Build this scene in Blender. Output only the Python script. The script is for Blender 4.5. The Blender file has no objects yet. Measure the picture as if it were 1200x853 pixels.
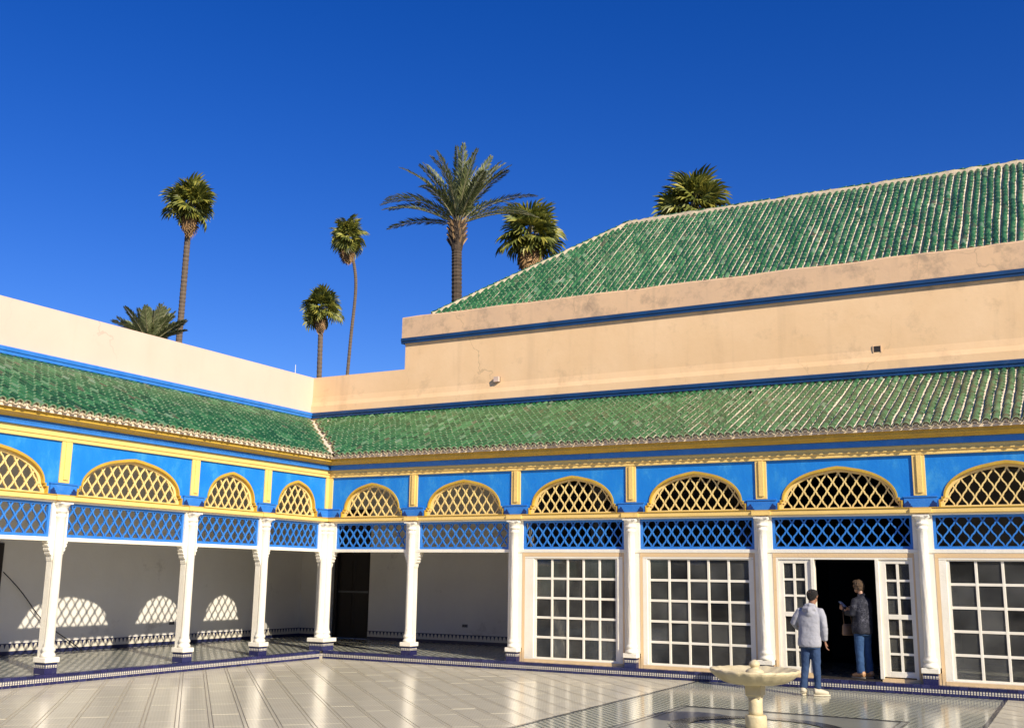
import bpy, bmesh, math, random
import numpy as np
from mathutils import Vector, Matrix
random.seed(7)
PI = math.pi
SC = bpy.context.scene
COL = SC.collection

# ------------------------------------------------------------------ camera
CAM = Vector((15.332, -19.433, 1.839))
RX = Vector((0.87979494, 0.47516992, 0.01320673)); UX = Vector((0.08229481, -0.17961777, 0.98028823))
FX = Vector((-0.46817564, 0.86136578, 0.19713082)); FPX = 1233.5
cam_d = bpy.data.cameras.new('camera'); cam = bpy.data.objects.new('camera', cam_d); COL.objects.link(cam)
cam.matrix_world = Matrix(((RX.x, UX.x, -FX.x, CAM.x), (RX.y, UX.y, -FX.y, CAM.y), (RX.z, UX.z, -FX.z, CAM.z), (0, 0, 0, 1)))
cam_d.sensor_width = 36; cam_d.lens = FPX / 1200 * 36; cam_d.clip_start = .1; cam_d.clip_end = 3000
SC.camera = cam
# ------------------------------------------------------------------ world, sun, exposure
SUN = Vector((3.69, -1.88, 2.44)).normalized()
w = bpy.data.worlds.new('World'); SC.world = w; w.use_nodes = True
nt = w.node_tree; bg = nt.nodes['Background']
sky = nt.nodes.new('ShaderNodeTexSky'); sky.sky_type = 'NISHITA'; sky.sun_disc = False
sky.sun_elevation = math.asin(SUN.z); sky.sun_rotation = math.atan2(SUN.x, SUN.y)
sky.air_density = 1.0; sky.dust_density = 0.15; sky.ozone_density = 5.0; sky.altitude = 500
hs = nt.nodes.new('ShaderNodeHueSaturation'); hs.inputs['Hue'].default_value = .523; hs.inputs['Saturation'].default_value = 1.3; hs.inputs['Value'].default_value = 1.0
nt.links.new(sky.outputs[0], hs.inputs['Color']); nt.links.new(hs.outputs[0], bg.inputs[0])
bg.inputs[1].default_value = 0.1
sl = bpy.data.lights.new('sun', 'SUN'); sl.energy = 4.9; sl.angle = math.radians(.53); sl.color = (1, .91, .76)
so = bpy.data.objects.new('sun', sl); COL.objects.link(so); so.rotation_euler = SUN.to_track_quat('Z', 'Y').to_euler(); so.location = SUN * 60
SC.view_settings.view_transform = 'Standard'; SC.view_settings.look = 'None'; SC.view_settings.exposure = 0.4; SC.view_settings.gamma = 1

# ------------------------------------------------------------------ measures (metres)
STEP = .16; SO = .22; G = 3.8; EAVE = .335; ZE = 4.462; WY = 3.355; ZR = 5.97; ZPAR = 7.185; ZTOP = 8.595
CB = [0, 2.36, 4.915, 7.484, 10.072, 12.838, 15.6, 18.4]
CA = [0, -2.095, -4.202, -7.227, -10.3, -13.4]

# ------------------------------------------------------------------ materials
MATS = {}
def nmat(name, col, rough=.6, col2=None, scale=3., amount=.5, bump=.0, bscale=60., spec=.5, coat=0., metal=0., dirt=None, dscale=1.2, dthr=.55, build=None, stretch=None):
    m = bpy.data.materials.new(name); m.use_nodes = True; t = m.node_tree; N = t.nodes; L = t.links
    b = N['Principled BSDF']; b.inputs['Roughness'].default_value = rough; b.inputs['Metallic'].default_value = metal
    b.inputs['Specular IOR Level'].default_value = spec; b.inputs['Coat Weight'].default_value = coat
    tc = N.new('ShaderNodeTexCoord'); vec = tc.outputs['Object']
    if stretch:
        mp = N.new('ShaderNodeMapping'); mp.inputs['Scale'].default_value = stretch; L.new(vec, mp.inputs[0]); vec = mp.outputs[0]
    def noise(sc, det=5, rgh=.6):
        n = N.new('ShaderNodeTexNoise'); n.inputs['Scale'].default_value = sc; n.inputs['Detail'].default_value = det; n.inputs['Roughness'].default_value = rgh
        L.new(vec, n.inputs['Vector']); return n.outputs[0]
    def ramp(src, a, c):
        r = N.new('ShaderNodeMapRange'); r.inputs[1].default_value = a; r.inputs[2].default_value = c; L.new(src, r.inputs[0]); return r.outputs[0]
    def mix(f, A, B):
        x = N.new('ShaderNodeMix'); x.data_type = 'RGBA'
        if isinstance(f, float): x.inputs[0].default_value = f
        else: L.new(f, x.inputs[0])
        for i, v in ((6, A), (7, B)):
            if isinstance(v, tuple): x.inputs[i].default_value = (*v, 1)
            else: L.new(v, x.inputs[i])
        return x.outputs[2]
    def math_(op, a, c=None):
        x = N.new('ShaderNodeMath'); x.operation = op
        for i, v in ((0, a), (1, c)):
            if v is None: continue
            if isinstance(v, (int, float)): x.inputs[i].default_value = v
            else: L.new(v, x.inputs[i])
        return x.outputs[0]
    kit = dict(N=N, L=L, noise=noise, ramp=ramp, mix=mix, math=math_, tc=tc, b=b, vec=vec, t=t)
    if build: c = build(kit)
    else:
        c2 = col2 or tuple(x * .8 for x in col)
        c = mix(ramp(noise(scale), .35, .65), col, c2)
    if dirt: c = mix(math_('MULTIPLY', ramp(noise(dscale, 8, .7), dthr, dthr + .15), .8), c, dirt)
    if isinstance(c, tuple): b.inputs['Base Color'].default_value = (*c, 1)
    else: L.new(c, b.inputs['Base Color'])
    if bump:
        bp = N.new('ShaderNodeBump'); bp.inputs['Strength'].default_value = bump; bp.inputs['Distance'].default_value = .02
        L.new(noise(bscale, 4), bp.inputs['Height']); L.new(bp.outputs[0], b.inputs['Normal'])
    MATS[name] = m; return m

nmat('white_paint', (.86, .81, .68), .5, (.80, .74, .60), 2.2, bump=.25, bscale=25, dirt=(.50, .41, .29), dscale=3.5, dthr=.64)
nmat('column_white', (.84, .79, .67), .5, (.77, .71, .58), 3, bump=.3, bscale=30, dirt=(.48, .40, .30), dscale=5, dthr=.63)
nmat('tan_paint', (.74, .52, .27), .6, (.70, .50, .28), 2.5, bump=.25, bscale=30, dirt=(.45, .30, .14), dscale=4, dthr=.62)
nmat('yellow_paint', (.86, .60, .19), .5, (.80, .55, .17), 2.5, bump=.2, bscale=30, dirt=(.42, .27, .08), dscale=4, dthr=.64)
nmat('ochre_paint', (.58, .37, .04), .5, (.48, .30, .035), 3, bump=.2, bscale=30, dirt=(.25, .17, .06), dscale=4, dthr=.6)
nmat('cream_lattice', (.88, .66, .25), .55, (.76, .56, .22), 4, bump=.2, bscale=40, dirt=(.40, .28, .13), dscale=6, dthr=.64)
nmat('blue_paint', (.003, .185, .62), .5, (.012, .225, .64), 2.6, bump=.25, bscale=18, dirt=(.05, .31, .66), dscale=2.6, dthr=.53, stretch=(1, 1, .6))
nmat('blue_wood', (.02, .17, .56), .45, (.04, .21, .60), 5, bump=.2, bscale=40, dirt=(.14, .30, .60), dscale=7, dthr=.62)
nmat('shaded_band_blue', (.005, .055, .17), .5, (.006, .04, .12), 2., bump=.3, bscale=20, dirt=(.06, .10, .18), dscale=3, dthr=.6)  # bands on the hall: their shade is put into a darker blue
nmat('navy_shade', (.008, .03, .14), .5)  # shadow of the carved ornaments, painted as a dark navy
def plaster(base, alt, stain, amt=.45, thr=.57):
    def f(k):
        N = k['N']; L = k['L']; M = k['math']
        c = k['mix'](k['ramp'](k['noise'](.55, 6, .6), .35, .65), base, alt)
        c = k['mix'](M('MULTIPLY', k['ramp'](k['noise'](7, 6, .7), .45, .75), .25), c, alt)
        s = k['ramp'](k['noise'](1.3, 9, .75), thr, thr + .15)
        c = k['mix'](M('MULTIPLY', s, amt), c, stain)
        mp = N.new('ShaderNodeMapping'); mp.inputs['Scale'].default_value = (1.6, 1.6, .16); L.new(k['vec'], mp.inputs[0])
        n2 = N.new('ShaderNodeTexNoise'); n2.inputs['Scale'].default_value = 1.5; n2.inputs['Detail'].default_value = 7; L.new(mp.outputs[0], n2.inputs['Vector'])
        c = k['mix'](M('MULTIPLY', k['ramp'](n2.outputs[0], .56, .74), amt * .6), c, stain)
        v = N.new('ShaderNodeTexVoronoi'); v.feature = 'DISTANCE_TO_EDGE'; v.inputs['Scale'].default_value = .3
        ns = N.new('ShaderNodeTexNoise'); ns.inputs['Scale'].default_value = 1.3; ns.inputs['Detail'].default_value = 6
        L.new(k['vec'], ns.inputs['Vector'])
        ad = N.new('ShaderNodeVectorMath'); ad.operation = 'ADD'
        L.new(k['vec'], ad.inputs[0]); L.new(ns.outputs[1], ad.inputs[1]); L.new(ad.outputs[0], v.inputs['Vector'])
        cr = M('MULTIPLY', M('LESS_THAN', v.outputs[0], .003), k['ramp'](k['noise'](.3, 3, .5), .5, .62))
        return k['mix'](M('MULTIPLY', cr, .3), c, tuple(x * .5 for x in stain))
    return f
nmat('plaster_front', (.74, .50, .29), .88, bump=.18, bscale=7, build=plaster((.91, .62, .35), (.83, .54, .28), (.52, .34, .19), .5, .55))
nmat('plaster_left', (.76, .57, .43), .88, bump=.12, bscale=7, build=plaster((.72, .53, .41), (.68, .49, .38), (.55, .37, .25), .3, .6))
nmat('plaster_parapet', (.68, .46, .28), .88, bump=.25, bscale=7, build=plaster((.78, .51, .29), (.66, .44, .27), (.34, .24, .16), .7, .50))
nmat('gallery_plaster', (.76, .72, .63), .8, (.70, .66, .58), .8, bump=.2, bscale=14, dirt=(.34, .30, .25), dscale=.9, dthr=.58)
nmat('mortar', (.80, .66, .48), .9, (.74, .60, .43), 4, bump=.6, bscale=40, dirt=(.40, .32, .25), dscale=3, dthr=.55)
def tilec(k):
    N = k['N']; L = k['L']
    oi = N.new('ShaderNodeObjectInfo'); ge = N.new('ShaderNodeNewGeometry')
    r = k['math']('FRACT', k['math']('ADD', oi.outputs['Random'], ge.outputs['Random Per Island']))
    cr = N.new('ShaderNodeValToRGB'); e = cr.color_ramp; e.interpolation = 'LINEAR'
    e.elements[0].position = 0; e.elements[0].color = (.010, .050, .014, 1)
    e.elements[1].position = 1; e.elements[1].color = (.10, .23, .09, 1)
    for p, c in ((.3, (.014, .085, .024)), (.6, (.028, .125, .036)), (.85, (.05, .18, .06)), (.93, (.08, .075, .035)), (.96, (.16, .25, .15))):
        x = e.elements.new(p); x.color = (*c, 1)
    L.new(r, cr.inputs[0])
    c = k['mix'](k['ramp'](k['noise'](.8, 4, .6), .4, .7), cr.outputs[0], (.018, .09, .026))
    s = k['ramp'](k['noise'](14, 5, .7), .60, .72)
    return k['mix'](k['math']('MULTIPLY', s, .6), c, (.24, .28, .16))
nmat('green_glaze', (.03, .2, .08), .36, bump=.3, bscale=40, build=tilec, coat=.05)
nmat('cap_mortar', (.60, .49, .32), .9, (.50, .41, .27), 4, bump=.6, bscale=40, dirt=(.32, .27, .18), dscale=3, dthr=.52)
nmat('tile_lip', (.17, .30, .15), .5, (.05, .16, .06), 30, bump=.3, dirt=(.36, .36, .22), dscale=20, dthr=.5)
nmat('tile_rim', (.46, .44, .28), .8, (.24, .30, .16), 9, bump=.4, dirt=(.06, .18, .09), dscale=12, dthr=.55)
def island(cols, dirtc=None):
    def f(k):
        N = k['N']; L = k['L']; oi = N.new('ShaderNodeObjectInfo'); ge = N.new('ShaderNodeNewGeometry')
        r = k['math']('FRACT', k['math']('ADD', oi.outputs['Random'], ge.outputs['Random Per Island']))
        cr = N.new('ShaderNodeValToRGB'); e = cr.color_ramp; n = len(cols)
        e.elements[0].color = (*cols[0], 1); e.elements[1].color = (*cols[-1], 1)
        for i, c in enumerate(cols[1:-1]): x = e.elements.new((i + 1) / (n - 1)); x.color = (*c, 1)
        L.new(r, cr.inputs[0]); c = cr.outputs[0]
        return k['mix'](k['math']('MULTIPLY', k['ramp'](k['noise'](9, 5, .7), .55, .75), .5), c, dirtc or cols[0])
    return f
nmat('navy_tile', (.02, .02, .12), .22, bump=.1, bscale=30, build=island([(.010, .012, .055), (.020, .018, .085), (.013, .018, .07), (.03, .032, .11)], (.09, .09, .12)))
def checks(k):   # small white and navy squares printed on the glazed band
    N = k['N']; L = k['L']; s = N.new('ShaderNodeSeparateXYZ'); L.new(k['tc'].outputs['Object'], s.inputs[0])
    xx = k['math']('ADD', s.outputs[0], s.outputs[1])
    a = k['math']('LESS_THAN', k['math']('FRACT', k['math']('MULTIPLY', xx, 1 / .045)), .62)
    zz = k['math']('FRACT', k['math']('MULTIPLY', k['math']('SUBTRACT', s.outputs[2], .0), 1 / .034))
    z = k['math']('MULTIPLY', k['math']('GREATER_THAN', zz, .1), k['math']('LESS_THAN', zz, .9))
    return k['mix'](k['math']('MULTIPLY', a, z), (.02, .025, .09), (.62, .57, .45))
nmat('checker_tile', (.5, .5, .5), .3, build=checks)
def dado(k):     # crenellated white and navy frieze over a navy skirting
    N = k['N']; L = k['L']; s = N.new('ShaderNodeSeparateXYZ'); L.new(k['tc'].outputs['Object'], s.inputs[0])
    M = k['math']; xx = M('ADD', s.outputs[0], s.outputs[1]); z = s.outputs[2]
    f = M('ABSOLUTE', M('SUBTRACT', M('FRACT', M('MULTIPLY', xx, 1 / .11)), .5))
    top = M('MULTIPLY', M('GREATER_THAN', z, .235), M('LESS_THAN', z, .37))
    tooth = M('LESS_THAN', f, M('MULTIPLY', M('SUBTRACT', .43, z), 3.2))
    a = M('MULTIPLY', top, tooth)
    return k['mix'](a, (.018, .022, .07), (.66, .60, .48))
nmat('dado_tile', (.5, .5, .5), .35, build=dado)
def marble(k):
    c = k['mix'](k['ramp'](k['noise'](.7, 5, .6), .35, .65), (.74, .67, .48), (.66, .60, .44))
    N = k['N']; L = k['L']; oi = N.new('ShaderNodeObjectInfo'); ge = N.new('ShaderNodeNewGeometry')
    r = k['math']('FRACT', k['math']('ADD', oi.outputs['Random'], ge.outputs['Random Per Island']))
    c = k['mix'](k['math']('MULTIPLY', r, .5), c, (.76, .69, .50))
    s = N.new('ShaderNodeSeparateXYZ'); L.new(ge.outputs['Position'], s.inputs[0]); M = k['math']
    u = M('ADD', s.outputs[0], s.outputs[1]); v = M('SUBTRACT', s.outputs[0], s.outputs[1])
    fu = M('LESS_THAN', M('FRACT', M('MULTIPLY', u, 1 / .0573)), .5)
    fv = M('LESS_THAN', M('FRACT', M('MULTIPLY', v, 1 / .165)), .16)
    c = k['mix'](M('MULTIPLY', M('MULTIPLY', fu, fv), .55), c, (.16, .17, .14))
    return c
nmat('marble_slab', (.6, .55, .45), .19, bump=.04, bscale=3, build=marble)
nmat('floor_joint', (.42, .37, .28), .5, (.32, .28, .21), 4)
def zellij(a, b_, pu, pv, gap):
    def f(k):
        N = k['N']; L = k['L']; ge = N.new('ShaderNodeNewGeometry'); s = N.new('ShaderNodeSeparateXYZ'); L.new(ge.outputs['Position'], s.inputs[0]); M = k['math']
        u = M('MULTIPLY', M('ADD', s.outputs[0], s.outputs[1]), 1 / pu); v = M('MULTIPLY', M('SUBTRACT', s.outputs[0], s.outputs[1]), 1 / pv)
        row = M('FLOOR', u); sh = M('MULTIPLY', M('MODULO', row, 2.), .5)
        fu = M('FRACT', u); fv = M('FRACT', M('ADD', v, sh))
        on = M('MULTIPLY', M('LESS_THAN', fu, gap), M('LESS_THAN', fv, .82))
        c = k['mix'](on, a, b_)
        return k['mix'](k['math']('MULTIPLY', k['ramp'](k['noise'](1.1, 6, .7), .45, .7), .4), c, (.40, .38, .30))
    return f
nmat('path_zellij', (.5, .5, .5), .14, bump=.04, bscale=3, build=zellij((.20, .22, .16), (.60, .58, .43), .135, .20, .55))
nmat('gallery_zellij', (.5, .5, .5), .22, bump=.03, bscale=3, build=zellij((.16, .17, .14), (.42, .41, .34), .19, .9, .55))
nmat('pale_marble', (.34, .34, .27), .2, (.28, .28, .23), .9, bump=.03, bscale=3, dirt=(.3, .3, .27), dscale=1.4, dthr=.58)
nmat('black_marble', (.035, .035, .038), .2, (.06, .06, .06), 3)
nmat('grey_marble', (.09, .095, .09), .2, (.15, .15, .14), 3)
nmat('fountain_marble', (.66, .56, .34), .5, (.58, .48, .28), 5, bump=.4, bscale=20, dirt=(.36, .29, .15), dscale=6, dthr=.58)
nmat('dark_wood', (.025, .017, .012), .6, (.016, .011, .008), 6, stretch=(8, 8, 1), bump=.3)
nmat('ceiling_wood', (.12, .075, .04), .6, (.08, .05, .03), 4, bump=.3)
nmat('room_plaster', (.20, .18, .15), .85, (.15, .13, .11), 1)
nmat('black_void', (.02, .018, .016), .8)  # near-black walls: darkness of the deep doorway put into the colour
nmat('grey_metal', (.12, .12, .12), .5)
nmat('cable_rubber', (.02, .02, .02), .6)
nmat('trunk_bark', (.20, .145, .10), .9, (.11, .08, .055), 3, stretch=(1, 1, 9), bump=1., bscale=6)
nmat('date_bark', (.10, .07, .045), .9, (.045, .03, .02), 3, stretch=(1, 1, 5), bump=1., bscale=8)
nmat('dead_frond', (.42, .26, .11), .8, (.26, .15, .07), 3)
def leafc(cols):
    return island(cols, tuple(x * .7 for x in cols[1]))
def mleaf(name, cols, rough=.45):
    m = nmat(name, cols[0], rough, build=leafc(cols)); b = m.node_tree.nodes['Principled BSDF']; t = m.node_tree
    tr = t.nodes.new('ShaderNodeBsdfTranslucent'); mx = t.nodes.new('ShaderNodeMixShader'); mx.inputs[0].default_value = .28
    t.links.new(b.inputs['Base Color'].links[0].from_socket, tr.inputs[0]); t.links.new(b.outputs[0], mx.inputs[1]); t.links.new(tr.outputs[0], mx.inputs[2]); t.links.new(mx.outputs[0], t.nodes['Material Output'].inputs[0])
    return m
mleaf('fan_leaf', [(.06, .08, .016), (.14, .16, .03), (.26, .27, .05), (.50, .44, .08)])
mleaf('date_leaf', [(.15, .18, .07), (.22, .25, .10), (.32, .34, .16), (.44, .43, .24)])
mleaf('date_leaf_dark', [(.07, .09, .03), (.11, .13, .045), (.17, .19, .07), (.22, .23, .09)])
nmat('rachis', (.30, .26, .13), .6, (.22, .2, .1))
nmat('grass_ground', (.16, .12, .08), .9, (.10, .09, .05), .4)
nmat('skin', (.45, .25, .16), .5, (.40, .22, .14), 12)
nmat('skin_dark', (.30, .15, .085), .5, (.27, .13, .075), 12)
nmat('black_hair', (.005, .004, .0035), .85, (.02, .015, .012), 30, bump=1., bscale=140)
nmat('brown_hair', (.13, .075, .035), .5, (.07, .04, .02), 30, bump=1., bscale=120)
nmat('grey_fleece', (.36, .36, .39), .95, (.33, .33, .36), 6, bump=.5, bscale=12)
nmat('denim', (.016, .040, .10), .9, (.03, .062, .14), 5, bump=.5, bscale=14)
nmat('light_denim', (.014, .048, .13), .9, (.03, .08, .18), 5, bump=.5, bscale=14)
nmat('cream_shoe', (.62, .54, .38), .6); nmat('sole', (.30, .25, .18), .7)
nmat('tan_shoe', (.48, .26, .12), .55)
def printed(k):
    v = k['N'].new('ShaderNodeTexVoronoi'); v.inputs['Scale'].default_value = 22; v.feature = 'DISTANCE_TO_EDGE'; k['L'].new(k['vec'], v.inputs['Vector'])
    m_ = k['math']('MULTIPLY', k['math']('LESS_THAN', v.outputs[0], .05), k['ramp'](k['noise'](5, 3), .48, .6))
    return k['mix'](k['math']('MULTIPLY', m_, .4), (.006, .007, .016), (.16, .16, .20))
nmat('navy_print', (.02, .02, .05), .8, build=printed, bump=.4, bscale=14)
nmat('tan_leather', (.24, .14, .08), .6); nmat('white_plastic', (.75, .75, .75), .4)
# window glass: reflects the courtyard, with uneven reflections also painted into its tint
gm = bpy.data.materials.new('window_glass'); gm.use_nodes = True; t = gm.node_tree; N = t.nodes; L = t.links
b = N['Principled BSDF']; b.inputs['Roughness'].default_value = .03; b.inputs['Transmission Weight'].default_value = .9; b.inputs['IOR'].default_value = 1.45
gn = N.new('ShaderNodeTexNoise'); gn.inputs['Scale'].default_value = 1.7; gn.inputs['Detail'].default_value = 6; ggeo = N.new('ShaderNodeNewGeometry'); L.new(ggeo.outputs['Position'], gn.inputs['Vector'])
goi = N.new('ShaderNodeObjectInfo'); gad = N.new('ShaderNodeMath'); gad.operation = 'MULTIPLY_ADD'; gad.inputs[1].default_value = .35; L.new(goi.outputs['Random'], gad.inputs[0]); L.new(gn.outputs[0], gad.inputs[2])
gcr = N.new('ShaderNodeValToRGB'); gcr.color_ramp.elements[0].position = .35; gcr.color_ramp.elements[0].color = (.10, .10, .09, 1); gcr.color_ramp.elements[1].position = .95; gcr.color_ramp.elements[1].color = (.62, .62, .58, 1)   # tint varies per pane, painting in uneven reflections
L.new(gad.outputs[0], gcr.inputs[0]); L.new(gcr.outputs[0], b.inputs['Base Color'])
MATS['window_glass'] = gm

# ------------------------------------------------------------------ helpers
class MB:
    def __init__(s): s.v = []; s.f = []; s.m = []; s.mats = []
    def mi(s, m):
        if m not in s.mats: s.mats.append(m)
        return s.mats.index(m)
    def add(s, vs, fs, m):
        o = len(s.v); s.v += [tuple(p) for p in vs]; k = s.mi(m)
        for f in fs: s.f.append(tuple(i + o for i in f)); s.m.append(k)
        return s
    def box(s, x0, x1, y0, y1, z0, z1, m):
        vs = [(x, y, z) for x in (x0, x1) for y in (y0, y1) for z in (z0, z1)]
        return s.add(vs, [(0, 1, 3, 2), (4, 6, 7, 5), (0, 4, 5, 1), (2, 3, 7, 6), (0, 2, 6, 4), (1, 5, 7, 3)], m)
    def lathe(s, prof, cx, cy, m, n=20, fn=None):
        vs = []; 
        for r, z in prof:
            for i in range(n):
                a = 2 * PI * i / n; q = r * (fn(a, z) if fn else 1); vs.append((cx + q * math.cos(a), cy + q * math.sin(a), z))
        fs = [(j * n + i, j * n + (i + 1) % n, (j + 1) * n + (i + 1) % n, (j + 1) * n + i) for j in range(len(prof) - 1) for i in range(n)]
        fs += [tuple(range(n))[::-1], tuple((len(prof) - 1) * n + i for i in range(n))]
        return s.add(vs, fs, m)
    def extr(s, pts, d0, d1, m, caps=True):     # polygon in (x,z) extruded along depth (y)
        n = len(pts); vs = [(x, d0, z) for x, z in pts] + [(x, d1, z) for x, z in pts]
        fs = [(i, (i + 1) % n, (i + 1) % n + n, i + n) for i in range(n)]
        if caps: fs += [tuple(range(n)), tuple(range(n, 2 * n))[::-1]]
        return s.add(vs, fs, m)
    def prof(s, pts, x0, x1, m):                # polygon in (depth,z) swept along x; x0/x1 may be functions of depth
        f0 = x0 if callable(x0) else (lambda d: x0); f1 = x1 if callable(x1) else (lambda d: x1)
        n = len(pts); vs = [(f0(d), d, z) for d, z in pts] + [(f1(d), d, z) for d, z in pts]
        return s.add(vs, [(i, i + n, (i + 1) % n + n, (i + 1) % n) for i in range(n)] + [tuple(range(n))[::-1], tuple(range(n, 2 * n))], m)
    def tube(s, pts, rad, m, n=8):
        pts = [Vector(p) for p in pts]; rads = rad if isinstance(rad, (list, tuple)) else [rad] * len(pts)
        vs = []; ref = Vector((.3, .9, .2)).normalized()
        for i, p in enumerate(pts):
            d = (pts[min(i + 1, len(pts) - 1)] - pts[max(i - 1, 0)]).normalized()
            a = d.cross(ref); 
            if a.length < .05: a = d.cross(Vector((0, 0, 1)))
            a.normalize(); c = d.cross(a)
            for k in range(n): q = 2 * PI * k / n; vs.append(p + (a * math.cos(q) + c * math.sin(q)) * rads[i])
        fs = [(j * n + i, j * n + (i + 1) % n, (j + 1) * n + (i + 1) % n, (j + 1) * n + i) for j in range(len(pts) - 1) for i in range(n)]
        fs += [tuple(range(n))[::-1], tuple((len(pts) - 1) * n + i for i in range(n))]
        return s.add(vs, fs, m)
    def ball(s, c, r, m, nu=12, nv=8):
        r = r if isinstance(r, (tuple, list)) else (r, r, r); vs = []; fs = []
        for j in range(nv + 1):
            th = PI * j / nv
            for i in range(nu): ph = 2 * PI * i / nu; vs.append((c[0] + r[0] * math.sin(th) * math.cos(ph), c[1] + r[1] * math.sin(th) * math.sin(ph), c[2] + r[2] * math.cos(th)))
        fs = [(j * nu + i, (j + 1) * nu + i, (j + 1) * nu + (i + 1) % nu, j * nu + (i + 1) % nu) for j in range(nv) for i in range(nu)]
        return s.add(vs, fs, m)
    def mesh(s, name, smooth=False):
        me = bpy.data.meshes.new(name); me.from_pydata(s.v, [], s.f)
        for m in s.mats: me.materials.append(MATS[m])
        me.polygons.foreach_set('material_index', s.m)
        if smooth: me.polygons.foreach_set('use_smooth', [True] * len(s.f))
        me.update(); return me
    def build(s, name, parent=None, smooth=False, loc=None, kind=None):
        o = link(name, s.mesh(name, smooth), parent)
        if loc: o.location = loc
        if kind: o['kind'] = kind
        return o
def link(name, data, parent=None):
    o = bpy.data.objects.new(name, data); COL.objects.link(o); o.parent = parent; return o
def thing(name, label, cat, loc=(0, 0, 0), rz=0, group=None):
    o = link(name, None); o.location = loc; o.rotation_euler = (0, 0, rz); o['label'] = label; o['category'] = cat
    if group: o['group'] = group
    return o
def tag(o, label, cat, group=None):
    o['label'] = label; o['category'] = cat
    if group: o['group'] = group
    return o
def bevel(o, w=.006, seg=2):
    m = o.modifiers.new('b', 'BEVEL'); m.width = w; m.segments = seg; m.limit_method = 'ANGLE'; return o
def px(p):
    d = Vector(p) - CAM; f = d.dot(FX)
    if f < .2: return None
    return 600 + FPX * d.dot(RX) / f, 426.5 - FPX * d.dot(UX) / f, f
def size_px(p, margin=30):
    q = px(p)
    if q is None or not (-margin < q[0] < 1200 + margin and -margin < q[1] < 853 + margin): return 0
    return 1 / q[2]
def scatter(name, meshes, mats, parent, frame=Matrix.Identity(4), limit=300, field=None, bonus=None):
    """pieces at matrices: the largest in view become objects sharing meshes, the rest one joined part"""
    sc = [(size_px(frame @ m.translation) * (bonus(m) if bonus else 1), i) for i, m in enumerate(mats)]
    sc.sort(reverse=True); keep = [i for s_, i in sc[:limit] if s_ > 0]; ks = set(keep)
    for i in keep:
        o = link(name, meshes[i % len(meshes)], parent); o.matrix_local = mats[i]
    rest = [i for i in range(len(mats)) if i not in ks]
    if not rest: return
    V = []; F = []; MI = []; off = 0
    dat = []
    for me in meshes:
        n = len(me.vertices); co = np.empty(n * 3); me.vertices.foreach_get('co', co)
        dat.append((np.c_[co.reshape(-1, 3), np.ones(n)], [tuple(p.vertices) for p in me.polygons], [p.material_index for p in me.polygons]))
    for i in rest:
        co, fs, mi = dat[i % len(meshes)]
        V.append((co @ np.array(mats[i]).T)[:, :3]); F += [tuple(v + off for v in f) for f in fs]; MI += mi; off += len(co)
    me = bpy.data.meshes.new(field or name); me.from_pydata(np.concatenate(V).tolist(), [], F)
    for m in meshes[0].materials: me.materials.append(m)
    me.polygons.foreach_set('material_index', MI); me.polygons.foreach_set('use_smooth', [meshes[0].polygons[0].use_smooth] * len(F)); me.update()
    o = link(field or name, me, parent); o['kind'] = 'stuff'

# ------------------------------------------------------------------ setting: ground, floors, step
g = MB().add([(-1500, -1500, -.35), (1500, -1500, -.35), (1500, 1500, -.35), (-1500, 1500, -.35)], [(0, 1, 2, 3)], 'grass_ground').build('ground'); g['kind'] = 'structure'
cf = MB().box(-.05, 34, -37.8, .05, -.12, -.012, 'floor_joint').build('courtyard_floor'); cf['kind'] = 'structure'
PX0, PX1 = 8.84, 13.97
slabs = [MB().box(-.194, .194, -.284 + .0, .284, -.02, 0, 'marble_slab').mesh('slab')]
S2 = math.sqrt(2); ms = []; PU, PV = .405, .58
for i in range(-40, 60):
    for j in range(-30, 90):
        u = i * PU + .09; v = j * PV + (.0); x = (u + v) / S2; y = (u - v) / S2
        # keep slabs inside the court and off the central path
        if not (.22 < x and y < -.22 and x < 33.5 and y > -22): continue
        if PX0 - .0 < x < PX1 + .0: continue
        ms.append(Matrix.Translation((x, y, random.uniform(-.0012, .0012))) @ Matrix.Rotation(PI / 4 + PI, 4, 'Z') @ Matrix.Rotation(-PI / 2 + PI / 2, 4, 'Z'))
# clip slabs at the borders: a slab that would cross the step or the path is cut to the remaining polygon
def clip(poly, f):
    out = []
    for i in range(len(poly)):
        a, b_ = poly[i], poly[(i + 1) % len(poly)]; fa, fb = f(a), f(b_)
        if fa >= 0: out.append(a)
        if (fa > 0 > fb) or (fa < 0 < fb): t_ = fa / (fa - fb); out.append((a[0] + (b_[0] - a[0]) * t_, a[1] + (b_[1] - a[1]) * t_))
    return out
ms = []; cut = MB()
for i in range(-60, 60):
    for j in range(-30, 90):
        u = i * PU + .09; v = j * PV; c = ((u + v) / S2, (u - v) / S2)
        if not (-.3 < c[0] < 34 and -24 < c[1] < .3): continue
        q = [((u + a + v + b_) / S2, (u + a - v - b_) / S2) for a, b_ in ((-.172, -.287), (.172, -.287), (.172, .287), (-.172, .287))]
        for lo, hi in ((SO + .004, PX0 - .02), (PX1 + .02, 34)):
            p = q
            for f in (lambda p_: p_[0] - lo, lambda p_: hi - p_[0], lambda p_: -SO - .004 - p_[1], lambda p_: p_[1] + 24):
                if p: p = clip(p, f)
            if len(p) < 3: continue
            if len(p) == 4 and p == q: ms.append(Matrix.Translation((c[0], c[1], random.uniform(-.0012, .0012))) @ Matrix.Rotation(-PI / 4, 4, 'Z')); continue
            n = len(p); cut.add([(x, y, -.02) for x, y in p] + [(x, y, 0) for x, y in p], [tuple(range(n, 2 * n))] + [(k, (k + 1) % n, (k + 1) % n + n, k + n) for k in range(n)], 'marble_slab')
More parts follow.
